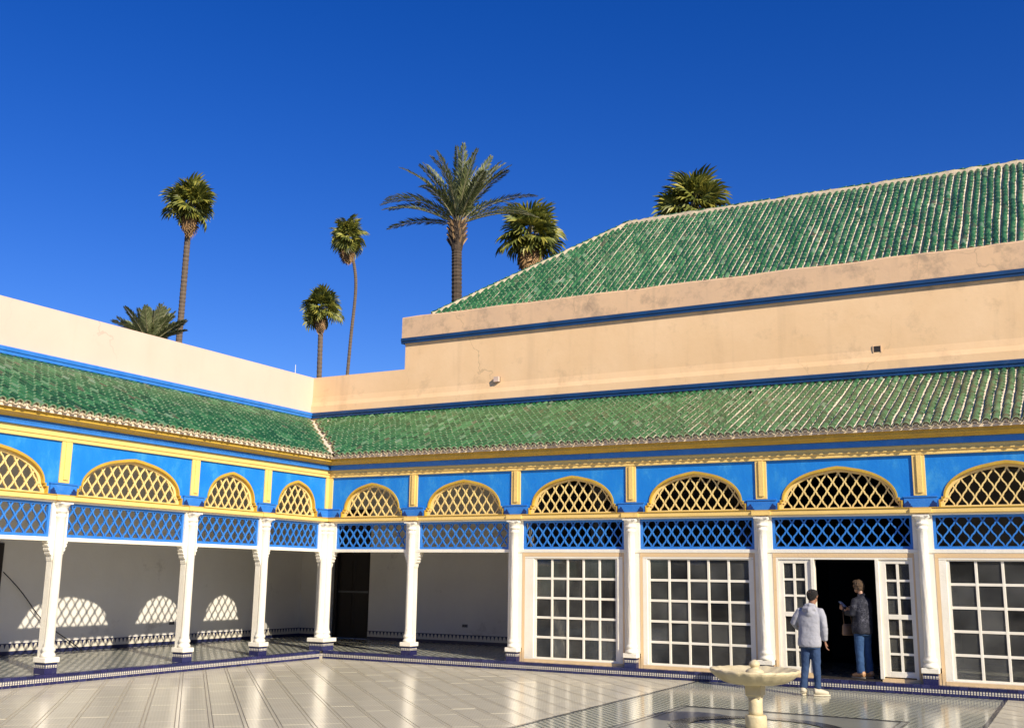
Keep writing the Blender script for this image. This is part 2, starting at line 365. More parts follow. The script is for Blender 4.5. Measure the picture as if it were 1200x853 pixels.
for i in range(-60, 60):      # narrow marble fillets between the rows of slabs
    u = (i + .5) * PU + .09; q = [((u + a + b_) / S2, (u + a - b_) / S2) for a, b_ in ((-.019, -20), (.019, -20), (.019, 45), (-.019, 45))]
    for lo, hi in ((SO + .004, PX0 - .02), (PX1 + .02, 34)):
        p = q
        for f in (lambda p_: p_[0] - lo, lambda p_: hi - p_[0], lambda p_: -SO - .004 - p_[1], lambda p_: p_[1] + 24):
            if p: p = clip(p, f)
        n = len(p)
        if n > 2: cut.add([(x, y, -.02) for x, y in p] + [(x, y, -.001) for x, y in p], [tuple(range(n, 2 * n))] + [(k, (k + 1) % n, (k + 1) % n + n, k + n) for k in range(n)], 'marble_slab')
# slab mesh axes: local x runs along v (length), local y along u
slabs = [MB().box(-.287, .287, -.172, .172, -.02, 0, 'marble_slab').mesh('slab')]
scatter('slab', slabs, ms, cf, field='slab_field')
o = cut.build('cut_slab', cf); o['kind'] = 'stuff'
pa = MB().box(PX0, PX1, -24, -SO - .002, -.1, -.004, 'path_zellij').build('path'); pa['kind'] = 'structure'
MB().box(PX0 - .018, PX0 + .03, -24, -SO - .003, -.05, .003, 'black_marble').build('border_strip', pa)
MB().box(PX1 - .04, PX1 + .018, -24, -SO - .003, -.05, .003, 'black_marble').build('border_strip', pa)
FC = (11.44, -5.67)
def ring(mb, r0, r1, z0, z1, m, n=64):
    vs = []
    for i in range(n):
        a = 2 * PI * i / n
        for r, z in ((r0, z0), (r0, z1), (r1, z1), (r1, z0)): vs.append((FC[0] + r * math.cos(a), FC[1] + r * math.sin(a), z))
    return mb.add(vs, [(i * 4 + k, i * 4 + (k + 1) % 4, ((i + 1) % n) * 4 + (k + 1) % 4, ((i + 1) % n) * 4 + k) for i in range(n) for k in range(4)], m)
# square apron with two thin lines round the fountain
mb = MB(); n = 64; sq = []
SX0, SX1, SY0, SY1 = 9.87, 13.03, -7.3, -3.96
for i in range(n):
    a = 2 * PI * i / n + PI / 4 * 0; cx_, cy_ = math.cos(a), math.sin(a); k = 1 / max(abs(cx_), abs(cy_)); X = FC[0] + cx_ * k * 1.57; Y = FC[1] + cy_ * k * 1.63
    sq += [(FC[0] + 1.12 * cx_, FC[1] + 1.12 * cy_, .0), (X, Y, .0)]
mb.add(sq, [(2 * i, 2 * i + 1, (2 * i + 3) % (2 * n), (2 * i + 2) % (2 * n)) for i in range(n)], 'pale_marble').build('apron', pa)
mb = MB()
for k_ in (0, .09):
    mb.box(SX0 + k_, SX0 + k_ + .02, SY0, SY1 - k_, -.02, .004, 'black_marble'); mb.box(SX1 - k_ - .02, SX1 - k_, SY0, SY1 - k_, -.02, .0042, 'black_marble'); mb.box(SX0 + k_, SX1 - k_, SY1 - k_ - .02, SY1 - k_, -.02, .0046, 'black_marble')
mb.build('inlay_line', pa)
mb = MB()
for a0, a1, mm in ((12, 68, 'black_marble'), (68, 120, 'grey_marble'), (120, 190, 'black_marble'), (190, 250, 'grey_marble'), (250, 310, 'black_marble'), (310, 372, 'grey_marble')):
    n = 10; A = [math.radians(a0 + (a1 - a0) * i / n) for i in range(n + 1)]; vs = []
    for a in A: vs += [(FC[0] + .86 * math.cos(a), FC[1] + .86 * math.sin(a), .0055), (FC[0] + 1.09 * math.cos(a), FC[1] + 1.09 * math.sin(a), .0055)]
    mb.add(vs, [(2 * i, 2 * i + 1, 2 * i + 3, 2 * i + 2) for i in range(n)], mm)
mb.build('inlay_ring', pa)

gf = MB().box(-G, -.0, -17, G, -.1, STEP, 'gallery_zellij').box(-.0, 22, .0, G, -.1, STEP, 'gallery_zellij').box(0, SO - .13, -17, -.0, -.1, STEP, 'gallery_zellij').box(SO - .13, 22, -SO + .13, 0, -.1, STEP, 'gallery_zellij').build('gallery_floor'); gf['kind'] = 'structure'
# tiled kerb: courses of glazed navy tile with a chequered band between them
def kerb(rz, x0, x1, label):
    st = link('kerb', None); st['kind'] = 'structure'; st.rotation_euler = (0, 0, rz); fr = Matrix.Rotation(rz, 4, 'Z')
    MB().box(x0, x1, -SO + .004, -SO + .02, -.1, .155, 'floor_joint').box(x0, x1, -SO + .004, -SO + .13, .1, .155, 'floor_joint').build('bedding', st)
    L_ = .145; n = int((x1 - x0) / L_); top = []; low = []
    for i in range(n):
        top.append(Matrix.Translation((x0 + (i + .5) * L_, -SO + .065, .16))); low.append(Matrix.Translation((x0 + (i + .5) * L_, -SO, .0)))
    a = L_ / 2 - .003
    bonus = None
    t1 = MB().box(-a, a, -.068, .062, -.05, .004, 'navy_tile').mesh('kerb_tile')
    t2 = MB().box(-a, a, -.0, .03, .0, .044, 'navy_tile').mesh('kerb_tile')
    scatter('kerb_tile', [t1], top, st, fr, 150, 'kerb_tile_row'); scatter('kerb_tile', [t2], low, st, fr, 140, 'kerb_tile_row')
    MB().box(x0, x1, -SO + .001, -SO + .02, .045, .109, 'checker_tile').build('chequer_band', st)
kerb(0, SO + .002, 20, ''); kerb(PI / 2, -17, -SO + .0, '')

# ------------------------------------------------------------------ arcade builder (local x along the arcade, y into the gallery)
def arch_pts(cx, hw, z0, H, n=28):
    foot = .13; pts = [(cx - hw, z0), (cx - hw, z0 + foot), (cx - hw + .045, z0 + foot), (cx - hw + .045, z0 + foot + .05)]
    a = hw - .045 - .035
    zb = z0 + foot + .05; h = H - foot - .05
    cur = []
    for i in range(n + 1):
        t_ = -1 + 2 * i / n; s_ = math.copysign(abs(t_) ** .9, t_); x = a * math.sin(s_ * PI / 2)
        k = abs(x) / a; z = h * ((1 - k ** 2.0) ** .5) ; z += .025 * (1 - min(1, k * 3.5)); cur.append((cx + x, zb + z * (h / (h + .025))))
    R_ = [(cx + hw - .045, zb), (cx + hw - .045, z0 + foot), (cx + hw, z0 + foot), (cx + hw, z0)]
    return pts + cur + R_
def inset_arch(cx, hw, z0, H, w_, side):
    # the outline shrunk by w_ on top and side
    P_ = arch_pts(cx, hw, z0, H); kx = (hw - side) / hw; kz = (H - w_) / H
    return [(cx + (x - cx) * kx, z0 + (z - z0) * kz) for x, z in P_]
def inside_fn(pts):
    def f(x, z):
        c = False; n = len(pts); j = n - 1
        for i in range(n):
            xi, zi = pts[i]; xj, zj = pts[j]
            if (zi > z) != (zj > z) and x < (xj - xi) * (z - zi) / (zj - zi) + xi: c = not c
            j = i
        return c
    return f
def slats(inside, xa, xb, z0, z1, cw, ch, d0, th, wd, mat, parent, individually=True, amp=.02, phase=0.):
    """two families of wavy diagonal laths; cw = cell pitch, ch = half cell height"""
    hold = MB(); slope = (cw / 2) / ch; span = (z1 - z0) * slope; steps = 8; dz = ch / steps
    nz = int((z1 - z0) / dz) + 1
    for fam, sg in ((0, 1), (1, -1)):
        dd = d0 + (0 if fam == 0 else .003)
        xs0 = xa - (span if sg > 0 else 0); k0 = math.floor((xs0 - phase) / cw) 
        kx = k0
        while True:
            xb_ = phase + kx * cw
            if xb_ > xb + (0 if sg > 0 else span): break
            kx += 1; run = []
            for i in range(nz + 1):
                z = min(z0 + i * dz, z1); x = xb_ + sg * (z - z0) * slope - sg * amp * (.12 * math.sin(2 * PI * (z - z0) / ch) - .30 * math.sin(4 * PI * (z - z0) / ch))
                if inside(x, z): run.append((x, z)); continue
                if len(run) > 2: emit(run, dd, th, wd, mat, parent, individually, hold)
                run = []
            if len(run) > 2: emit(run, dd, th, wd, mat, parent, individually, hold)
    if hold.v: hold.build('lattice_field', parent, kind='stuff')
def emit(run, d, th, wd, mat, parent, ind, hold):
    mb = MB() if ind else hold; n = len(run); vs = []
    for i, (x, z) in enumerate(run):
        a = run[max(i - 1, 0)]; b_ = run[min(i + 1, n - 1)]; tx, tz = b_[0] - a[0], b_[1] - a[1]; l = math.hypot(tx, tz) or 1; nx, nz = tz / l * wd / 2, -tx / l * wd / 2
        vs += [(x - nx, d, z - nz), (x + nx, d, z + nz), (x + nx, d + th, z + nz), (x - nx, d + th, z - nz)]
    fs = [(i * 4 + k, i * 4 + (k + 1) % 4, (i + 1) * 4 + (k + 1) % 4, (i + 1) * 4 + k) for i in range(n - 1) for k in range(4)] + [(0, 3, 2, 1), tuple((n - 1) * 4 + k for k in range(4))]
    mb.add(vs, fs, mat)
    if ind: mb.build('slat', parent)

SHAFT = [(.118, .425), (.122, .45), (.118, .475), (.100, .49), (.098, .51), (.112, .53), (.114, .55), (.102, .575), (.088, .60), (.094, .615), (.084, .64)] + [(.083 - .006 * i / 14, .64 + i * (2.70 - .64) / 14) for i in range(1, 15)] + [(.090, 2.715), (.092, 2.735), (.080, 2.75), (.078, 2.78)]
CAPITAL = [(.080, 2.78), (.098, 2.795), (.102, 2.815), (.088, 2.83), (.086, 2.86), (.105, 2.89), (.128, 2.915), (.130, 2.93)]
def colonnette(x, d, parent_col, scale=1.0, fluted=False):
    fn = (lambda a, z: 1 + (.055 * math.cos(8 * a + z * 9) if .66 < z < 2.7 else 0)) if fluted else (lambda a, z: 1 + (.02 * math.cos(8 * a) if .66 < z < 2.7 else 0))
    MB().lathe([(r * scale, z) for r, z in SHAFT], x, d, 'column_white', 32, fn).build('shaft', parent_col, True)
    mb = MB().lathe([(r * scale, z) for r, z in CAPITAL], x, d, 'column_white', 24, lambda a, z: 1 + .05 * abs(math.cos(4 * a))); mb.box(x - .125, x + .125, d - .125, d + .1, 2.93, 2.957, 'column_white'); mb.build('capital', parent_col, False)
def corbel(mb, x, side, d0, d1):      # three scrolls under the cross beam
    pts = [(0, 2.31), (.125, 2.31), (.125, 2.285), (.10, 2.27), (.118, 2.245), (.10, 2.215), (.075, 2.205), (.092, 2.18), (.078, 2.15), (.05, 2.14), (.062, 2.115), (.045, 2.085), (.018, 2.075), (.012, 2.02), (0, 1.98)]
    mb.extr([(x + side * a, z) for a, z in pts], d0, d1, 'column_white')

def arcade(root, cols, kinds, visible, mirror, frame):
    """cols: local x of the columns from the corner outwards; mirror=-1 when the arcade runs to negative x"""
    s = mirror; far = cols[-1]
    def rng(a, b_): return (min(a, b_), max(a, b_))
    def run_board(name, d0, d1, z0, z1, mat, parent=root, bev=.006):
        # boards along the whole front; the left arcade's cover the corner, the right one's butt against them
        if s > 0: x0, x1 = -d0, far
        else: x0, x1 = far, d1
        o_ = MB().box(x0, x1, d0, d1, z0, z1, mat).build(name, parent); 
        if bev: bevel(o_, bev)
        return o_
    # columns
    for i, c in enumerate(cols):
        if i == 0 and s < 0: continue
        col = link('column', None, root)
        glazed = s > 0 and i >= 2
        if i == 0:
            mb = MB(); 
            mb.box(-.19, .19, -.19, .19, STEP, .255, 'navy_tile').box(-.1895, .1895, -.193, .1895, .258, .309, 'checker_tile').box(-.19, .19, -.19, .19, .312, .34, 'navy_tile'); mb.build('tiled_base', col)
            bevel(MB().box(-.235, .235, -.235, .235, .34, .425, 'column_white').build('plinth', col), .012)
            MB().box(-.17, .06, -.06, .17, .425, 2.955, 'column_white').build('post', col)
            MB().box(.06, .27, .0, .12, 2.3, 2.955, 'column_white').build('post_head', col)
            MB().box(-.12, .0, -.27, -.06, 2.3, 2.955, 'column_white').build('post_head', col)
            colonnette(.105, -.02, col); colonnette(.02, -.105, col)
            mb = MB(); corbel(mb, .13, 1, -.02, .1); mb.build('corbel', col)
            c2 = MB(); pts = []; corbel(c2, .13, 1, -.02, .1)
            c2.v = [(-d, -x, z) for x, d, z in c2.v]; c2.build('corbel', col)
            continue
        mb = MB(); mb.box(c - .12, c + .12, -.14, .12, STEP, .255, 'navy_tile').box(c - .1195, c + .1195, -.143, .12, .258, .309, 'checker_tile').box(c - .12, c + .12, -.14, .12, .312, .34, 'navy_tile'); mb.build('tiled_base', col)
        bevel(MB().box(c - .142, c + .142, -.165, .14, .34, .425, 'column_white').build('plinth', col), .01)
        if glazed: 
            MB().box(c - .165, c + .165, .0, .16, .425, 2.955, 'white_paint').build('post', col)
            MB().box(c - .165, c + .165, .001, .159, STEP, .34, 'tan_paint').build('post_foot', col)
        else:
            MB().box(c - .072, c + .072, .0, .13, .425, 2.0, 'column_white').build('post', col)
            MB().box(c - .165, c + .165, -.01, .16, 2.31, 2.955, 'column_white').build('post_head', col)
            mb = MB().box(c - .078, c + .078, -.01, .14, 2.0, 2.31, 'column_white'); corbel(mb, c + .078, 1, -.01, .13); corbel(mb, c - .078, -1, -.01, .13); mb.build('corbel', col)
        colonnette(c, -.055 if glazed else -.04, col, 1.0 if glazed else .98, glazed)
    # long members
    run_board('cross_beam', -.015, .14, 2.312, 2.378, 'white_paint')
    run_board('white_fillet', -.03, .15, 2.957, 2.990, 'white_paint')
    run_board('yellow_beam', -.085, .16, 2.990, 3.072, 'yellow_paint', bev=.012)
    run_board('beam_capping', -.10, .12, 3.072, 3.088, 'ochre_paint')
    run_board('frieze_beam', -.045, .15, 3.995, 4.165, 'yellow_paint')
    run_board('frieze_fillet', -.065, .10, 4.06, 4.085, 'yellow_paint')
    run_board('blue_fascia', -.10, .13, 4.165, 4.275, 'blue_wood')
    prof = [(-.10, 4.275), (-.14, 4.275), (-.16, 4.30), (-.22, 4.318), (-.25, 4.336), (-.25, 4.44), (.13, 4.50), (.13, 4.275)]
    cn = MB()
    if s > 0: cn.prof(prof, lambda d: -d + .001, far, 'ochre_paint')
    else: cn.prof(prof, far, lambda d: d - .001, 'ochre_paint')
    cn.build('cornice', root)
    # bays
    for b_ in range(len(cols) - 1):
        vis = b_ in visible
        c0, c1 = rng(cols[b_], cols[b_ + 1]); m0 = .27 if (b_ == 0 and s > 0) else .167; m1 = .27 if (b_ == 0 and s < 0) else .167
        x0, x1 = c0 + m0, c1 - m1; cx = (x0 + x1) / 2; hw = (x1 - x0) / 2 - .125
        # tympanum wall with arched opening
        P0 = arch_pts(cx, hw, 3.088, .765); wl = MB(); zt = 3.995
        a0, a1 = c0, c1
        if b_ == 0 and s > 0: a0 = .0
        if b_ == 0 and s < 0: a1 = .12
        for q0, q1 in ((a0, P0[0][0]), (P0[-1][0], a1)): wl.box(q0, q1, 0, .12, 3.088, zt, 'blue_paint')
        for (xa, za), (xb, zb) in zip(P0[:-1], P0[1:]):
            if abs(xb - xa) < 1e-6:
                wl.add([(xa, 0, za), (xa, 0, zb), (xa, .12, zb), (xa, .12, za)], [(0, 1, 2, 3)], 'blue_paint'); continue
            wl.add([(xa, 0, za), (xb, 0, zb), (xb, 0, zt), (xa, 0, zt), (xa, .12, za), (xb, .12, zb), (xb, .12, zt), (xa, .12, zt)], [(0, 1, 2, 3), (7, 6, 5, 4), (0, 4, 5, 1)], 'blue_paint')
        wl.build('arch_wall', root)
        # ochre arch trim proud of the wall, cream frame recessed in the opening
        al = link('arch_lattice', None, root)
        tr = MB(); Pi = inset_arch(cx, hw, 3.088, .765, .052, .026); n = len(P0)
        vs = [(x, -.022, z) for x, z in P0] + [(x, -.022, z) for x, z in Pi] + [(x, .09, z) for x, z in P0] + [(x, .09, z) for x, z in Pi]
        tr.add(vs, [(i, i + 1, n + i + 1, n + i) for i in range(n - 1)] + [(2 * n + i, 3 * n + i, 3 * n + i + 1, 2 * n + i + 1) for i in range(n - 1)] + [(n + i, n + i + 1, 3 * n + i + 1, 3 * n + i) for i in range(n - 1)] + [(i, 2 * n + i, 2 * n + i + 1, i + 1) for i in range(n - 1)], 'ochre_paint').build('arch_trim', al)
        P1 = inset_arch(cx, hw, 3.088, .765, .098, .075)
        fr = MB(); vs = [(x, .052, z) for x, z in Pi] + [(x, .052, z) for x, z in P1] + [(x, .10, z) for x, z in Pi] + [(x, .10, z) for x, z in P1]
        fr.add(vs, [(i, i + 1, n + i + 1, n + i) for i in range(n - 1)] + [(2 * n + i, 3 * n + i, 3 * n + i + 1, 2 * n + i + 1) for i in range(n - 1)] + [(n + i, n + i + 1, 3 * n + i + 1, 3 * n + i) for i in range(n - 1)], 'cream_lattice')
        fr.box(cx - hw + .02, cx + hw - .02, .050, .102, 3.088, 3.118, 'cream_lattice'); fr.build('arch_frame', al)
        ins = inside_fn(inset_arch(cx, hw, 3.088, .765, .07, .055))
        cells = max(5, round(2 * (hw - .05) / .212)); cw = 2 * (hw - .05) / cells
        slats(ins, cx - hw, cx + hw, 3.10, 3.86, cw, .158, .062, .028, .0235, 'cream_lattice', al, vis, .014, cx - hw + .05)
        # blue lattice under the beam
        bl = link('lattice_panel', None, root); f = .045
        fm = MB().box(x0, x1, .03, .085, 2.378, 2.378 + .05, 'blue_wood').box(x0, x1, .03, .085, 2.957 - f, 2.957, 'blue_wood').box(x0, x0 + f, .031, .084, 2.428, 2.957 - f, 'blue_wood').box(x1 - f, x1, .031, .084, 2.428, 2.957 - f, 'blue_wood').build('lattice_frame', bl)
        xi0, xi1, zi0, zi1 = x0 + f - .006, x1 - f + .006, 2.422, 2.918
        cells = max(6, round((xi1 - xi0) / .205)); cw = (xi1 - xi0) / cells
        slats(lambda x, z: xi0 <= x <= xi1 and zi0 <= z <= zi1, xi0, xi1, zi0, zi1, cw, .142, .042, .03, .024, 'blue_wood', bl, vis, .014, xi0)
    # piers between the arches: ledge, carved ornament with its shade painted on, pilaster
    for i, c in enumerate(cols):
        if i == 0: continue
        def hwm(k):
            if k < 0 or k >= len(cols) - 1: return None
            a, b2 = rng(cols[k], cols[k + 1]); m0 = .27 if (k == 0 and s > 0) else .167; m1 = .27 if (k == 0 and s < 0) else .167
            return a + m0 + .125, b2 - m1 - .125
        ka, kb = (i - 1, i) if s > 0 else (i, i - 1)
        A_ = hwm(ka); B_ = hwm(kb)
        xl = A_[1] + .012 if A_ else c - .2; xr = B_[0] - .012 if B_ else c + .2
        bk = link('bracket_block', None, root)
        MB().box(xl + .012, xr - .012, -.035, -.001, 3.089, 3.262, 'blue_wood').build('block', bk)
        MB().box(xl, xr, -.05, -.001, 3.262, 3.284, 'blue_wood').build('block_cap', bk)
        for sd, xe in ((1, xl + .015), (-1, xr - .015)):
            mb = MB(); pts = [(0, 3.09), (.13, 3.09), (.13, 3.11), (.10, 3.125), (.105, 3.15), (.08, 3.165), (.075, 3.19), (.055, 3.205), (.045, 3.19), (.03, 3.175), (.0, 3.16)]
            mb.extr([(xe + sd * a, z) for a, z in pts], -.041, -.034, 'navy_shade'); mb.build('carved_ornament', bk)
        pl = link('pilaster', None, root)
        bevel(MB().box(c - .105, c + .105, -.032, -.001, 3.29, 3.995, 'yellow_paint').build('pilaster_board', pl), .004)
        bevel(MB().box(c - .035, c + .055, -.056, -.032, 3.34, 3.99, 'yellow_paint').build('pilaster_strip', pl), .004)
        MB().box(c - .175 - .0, c + .175, -.118, -.086, 2.992, 3.07, 'yellow_paint').build('beam_block', root)
    if s > 0:
        bk = link('bracket_block', None, root)
        MB().box(.037, .37, -.035, -.001, 3.089, 3.262, 'blue_wood').build('block', bk); MB().box(.052, .375, -.05, -.001, 3.262, 3.284, 'blue_wood').build('block_cap', bk)
        mb = MB(); pts = [(0, 3.09), (.13, 3.09), (.13, 3.11), (.10, 3.125), (.105, 3.15), (.08, 3.165), (.075, 3.19), (.055, 3.205), (.045, 3.19), (.03, 3.175), (.0, 3.16)]
        mb.extr([(.37 - a, z) for a, z in pts], -.041, -.034, 'navy_shade'); mb.build('carved_ornament', bk)
        MB().box(.034, .13, -.032, -.001, 3.29, 3.995, 'yellow_paint').build('pilaster_board', root)
    else:
        bk = link('bracket_block', None, root)
        MB().box(-.37, -.002, -.035, -.001, 3.089, 3.262, 'blue_wood').build('block', bk); MB().box(-.375, -.002, -.05, -.001, 3.262, 3.284, 'blue_wood').build('block_cap', bk)
        mb = MB(); pts = [(0, 3.09), (.13, 3.09), (.13, 3.11), (.10, 3.125), (.105, 3.15), (.08, 3.165), (.075, 3.19), (.055, 3.205), (.045, 3.19), (.03, 3.175), (.0, 3.16)]
        mb.extr([(-.37 + a, z) for a, z in pts], -.041, -.034, 'navy_shade'); mb.build('carved_ornament', bk)
        MB().box(-.13, -.002, -.032, -.001, 3.29, 3.995, 'yellow_paint').build('pilaster_board', root)

# ------------------------------------------------------------------ roof tiles
def barrel(seed, L_=.28, r0=.072, r1=.042):
    rnd = random.Random(seed); n = 6; mb = MB(); e0 = .038
    def ringv(y, r, j=0): return [(r * math.cos(PI * i / n) * (1 + rnd.uniform(-j, j)), y, r * math.sin(PI * i / n) * 1.04) for i in range(n + 1)]
    mb.add(ringv(e0, r0 - (r0 - r1) * e0 / L_, .01) + ringv(L_, r1), [(i, i + 1, n + 2 + i, n + 1 + i) for i in range(n)], 'green_glaze')
    mb.add(ringv(0, r0) + ringv(e0, r0 - (r0 - r1) * e0 / L_ + .0015), [(i, i + 1, n + 2 + i, n + 1 + i) for i in range(n)], 'tile_lip')
    mb.add(ringv(0, r0) + ringv(0, r0 - .016) + ringv(.05, r0 - .018), [(i + n + 1, i + n + 2, i + 1, i) for i in range(n)] + [(i + 2 * n + 2, i + 2 * n + 3, i + n + 2, i + n + 1) for i in range(n)], 'tile_rim')
    return mb.mesh('roof_tile', True)
TILES = [barrel(i) for i in range(4)]
def roof_slope(parent, frame, y0, z0, y1, z1, keep, xa, xb, pitch=.157, gap=.225, seed=1, dead=0.002):
    """tile rows climbing from (y0,z0) to (y1,z1); keep(x,y) masks the mitres"""
    rnd = random.Random(seed); L_ = math.hypot(y1 - y0, z1 - z0); ang = math.atan2(z1 - z0, y1 - y0); cs, sn = math.cos(ang), math.sin(ang)
    R_ = Matrix.Rotation(ang, 4, 'X'); mats = []; n = int(L_ / gap); gap = L_ / n; FIL = []
    k0 = int(math.floor(xa / pitch)); k1 = int(math.ceil(xb / pitch)); plugs = []
    for k in range(k0, k1 + 1):
        wob = rnd.uniform(-.008, .008); ph = rnd.uniform(-.02, .02)
        FIL.append((k * pitch + wob, k))
        for j in range(n):
            l = j * gap + (ph if j else -.01 + rnd.uniform(-.015, .015)); x = k * pitch + wob + rnd.uniform(-.005, .005) + .008 * math.sin(j * .5 + k); y = y0 + l * cs; z = z0 + l * sn
            if not keep(x, y): continue
            if j and rnd.random() < dead: continue
            mats.append(Matrix.Translation((x, y, z + .004)) @ R_ @ Matrix.Rotation(.12 + rnd.uniform(-.012, .012), 4, 'X') @ Matrix.Rotation(rnd.uniform(-.03, .03), 4, 'Z') @ Matrix.Rotation(rnd.uniform(-.06, .06), 4, 'Y'))
            if j == 0: plugs.append((x, y, z))
    scatter('roof_tile', TILES, mats, parent, frame, 300, 'roof_tile_field')
    # mortar bedded against the side of every row
    mb = MB(); nn = int(L_ / .3)
    for x, k in FIL:
        vs = []; 
        for i in range(nn + 1):
            l = L_ * i / nn; y = y0 + .03 + l * cs * .995; z = z0 + .03 * sn / cs + l * sn * .995 - .03
            if not keep(x, y) or not keep(x + .1, y): continue
            j1 = rnd.uniform(-.008, .008); j2 = rnd.uniform(-.008, .008)
            vs += [(x + .02, y, z), (x + .044 + j1 * .6, y, z + .060 + j2), (x + .070 + j2 * .6, y, z + .060 + j1), (x + pitch - .055, y, z + .040), (x + pitch - .03, y, z)]
        m_ = len(vs) // 5
        if m_ > 1: mb.add(vs, [(5 * i + q, 5 * i + q + 1, 5 * i + q + 6, 5 * i + q + 5) for i in range(m_ - 1) for q in range(4)] + [(0, 4, 3, 2, 1)], 'mortar')
    mb.build('mortar_fillet', parent, kind='stuff')
    return plugs, (cs, sn)
def pan_tiles(mb, plugs, cs, sn, e=.0):
    # mortar plugs inside the eave ends and the scalloped pan tiles between them
    for x, y, z in plugs:
        n = 8; r = .050; vs = [(x + r * math.cos(PI * i / n), y + .022, z - .003 + r * math.sin(PI * i / n)) for i in range(n + 1)]
        mb.add(vs, [tuple(range(n + 1))], 'mortar')
        xx = x + .0785; r1 = .052; th = .014
        vs = []
        for yy in (y - .012, y + .25):
            zz = z + .012 + (yy - y) * sn / cs
            for rr in (r1, r1 - th):
                for i in range(n + 1): a = PI + PI * i / n; vs.append((xx + rr * math.cos(a), yy, zz + rr * math.sin(a) * .8))
        m = n + 1
        fs = []
        for i in range(n): fs += [(i, i + 1, m + i + 1, m + i), (i, 2 * m + i, 2 * m + i + 1, i + 1), (m + i, m + i + 1, 3 * m + i + 1, 3 * m + i)]
        mb.add(vs, fs, 'cap_mortar')

# ------------------------------------------------------------------ build the two arcades
IA = Matrix.Identity(4); RA = Matrix.Rotation(PI / 2, 4, 'Z')
front = thing('arcade', 'long front arcade with white glazed bays and an open doorway under green eaves', 'arcade')
left = thing('arcade', 'sunlit left arcade of open bays with white columns, blue lattice and green tiled eaves', 'arcade', rz=PI / 2)
arcade(front, CB, None, (0, 1, 2, 3, 4, 5), 1, IA)
arcade(left, CA, None, (0, 1, 2, 3), -1, RA)
cs_ = math.cos(math.atan2(ZR - ZE, WY + EAVE))
for root, s, fr, far in ((front, 1, IA, CB[-1]), (left, -1, RA, CA[-1])):
    rf = link('roof', None, root)
    y0, z0, y1, z1 = -EAVE, ZE, WY, ZR; sl_ = (z1 - z0) / (y1 - y0)
    bed = MB()
    ya, za, yb, zb = y0 + .03, z0 + .03 * sl_ - .028, y1, z1 - .028
    if s > 0: tp = [(-ya, ya, za), (far, ya, za), (far, yb, zb), (-yb, yb, zb)]
    else: tp = [(far, ya, za), (ya, ya, za), (yb, yb, zb), (far, yb, zb)]
    bed.add(tp + [(x, y, z - .05) for x, y, z in tp], [(0, 1, 2, 3), (7, 6, 5, 4), (0, 4, 5, 1), (1, 5, 6, 2), (2, 6, 7, 3), (3, 7, 4, 0)], 'mortar')
    # raised mortar fillets between the rows
    bed.build('roof_bed', rf)
    if s > 0: plugs, q = roof_slope(rf, fr, y0, z0, y1, z1, lambda x, y: x > -y + .06, -4, far, seed=3)
    else: plugs, q = roof_slope(rf, fr, y0, z0, y1, z1, lambda x, y: x < y - .06, far, 4, seed=5)
    mb = MB(); pan_tiles(mb, plugs, *q); mb.build('eave_mortar', rf, True, kind='stuff')
# valley and wall-foot mortar
rfB = [c for c in front.children if c.name.startswith('roof')][0]
mb = MB(); vp = []
for i in range(30):
    t_ = i / 29; y = -EAVE - .02 + t_ * (WY + EAVE); z = ZE + (y + EAVE) * (ZR - ZE) / (WY + EAVE); w_ = .055 + .02 * random.random(); h = .045 + .03 * random.random()
    vp += [(-y - w_, y - w_, z - .02), (-y, y, z + h), (-y + w_, y + w_, z - .02)]
mb.add(vp, [(3 * i + k, 3 * i + k + 1, 3 * i + k + 4, 3 * i + k + 3) for i in range(29) for k in (0, 1)], 'mortar')
mb.build('valley_mortar', rfB, True)

# ------------------------------------------------------------------ windows and doors of the front arcade
def window(x0, x1, z0, z1, nc, nr, root, d=.06, top_m=True, fl=None, fr_=None):
    wn = link('window', None, root)
    # tan casing, white architrave in two steps, then sash
    fl = fl or (x0 - .14); fr_ = fr_ or (x1 + .12); zt = 2.236
    w1 = MB(); w1.box(fl, x0 - .045, -.004, .10, z0 - .02, zt - .04, 'white_paint').box(x1 + .045, fr_, -.004, .10, z0 - .02, zt - .04, 'white_paint').box(fl, fr_, -.0035, .10, z1 + .02, zt, 'white_paint').box(fl - .0, fr_, -.003, .10, z0 - .045, z0 - .02, 'white_paint')
    bevel(w1.build('architrave', wn), .004)
    s1 = MB().box(x0 - .045, x0, .022, .09, z0 - .02, z1 + .02, 'white_paint').box(x1, x1 + .045, .022, .09, z0 - .02, z1 + .02, 'white_paint').box(x0, x1, .0215, .09, z1, z1 + .02, 'white_paint').box(x0, x1, .0215, .09, z0 - .02, z0, 'white_paint')
    s1.build('frame', wn)
    ww = (x1 - x0) / nc; hh = (z1 - z0) / nr; m_ = .023
    for i in range(1, nc): bevel(MB().box(x0 + i * ww - m_, x0 + i * ww + m_, d - .022, d + .02, z0, z1, 'white_paint').build('muntin', wn), .004, 1)
    for j in range(1, nr): bevel(MB().box(x0, x1, d - .019, d + .017, z0 + j * hh - m_, z0 + j * hh + m_, 'white_paint').build('muntin', wn), .004, 1)
    for i in range(nc):
        for j in range(nr):
            a, b2, c, e = x0 + i * ww, x0 + (i + 1) * ww, z0 + j * hh, z0 + (j + 1) * hh
            mb = MB(); rx, rz = random.uniform(-.004, .004), random.uniform(-.005, .005)
            w2, h2 = (b2 - a) / 2 + 0, (e - c) / 2
            mb.box(-w2 + .004, w2 - .004, -.002, .002, -h2 + .004, h2 - .004, 'window_glass'); o_ = mb.build('pane', wn, loc=((a + b2) / 2, d, (c + e) / 2)); o_.rotation_euler = (rx * 3, 0, rz * 3)
    return wn
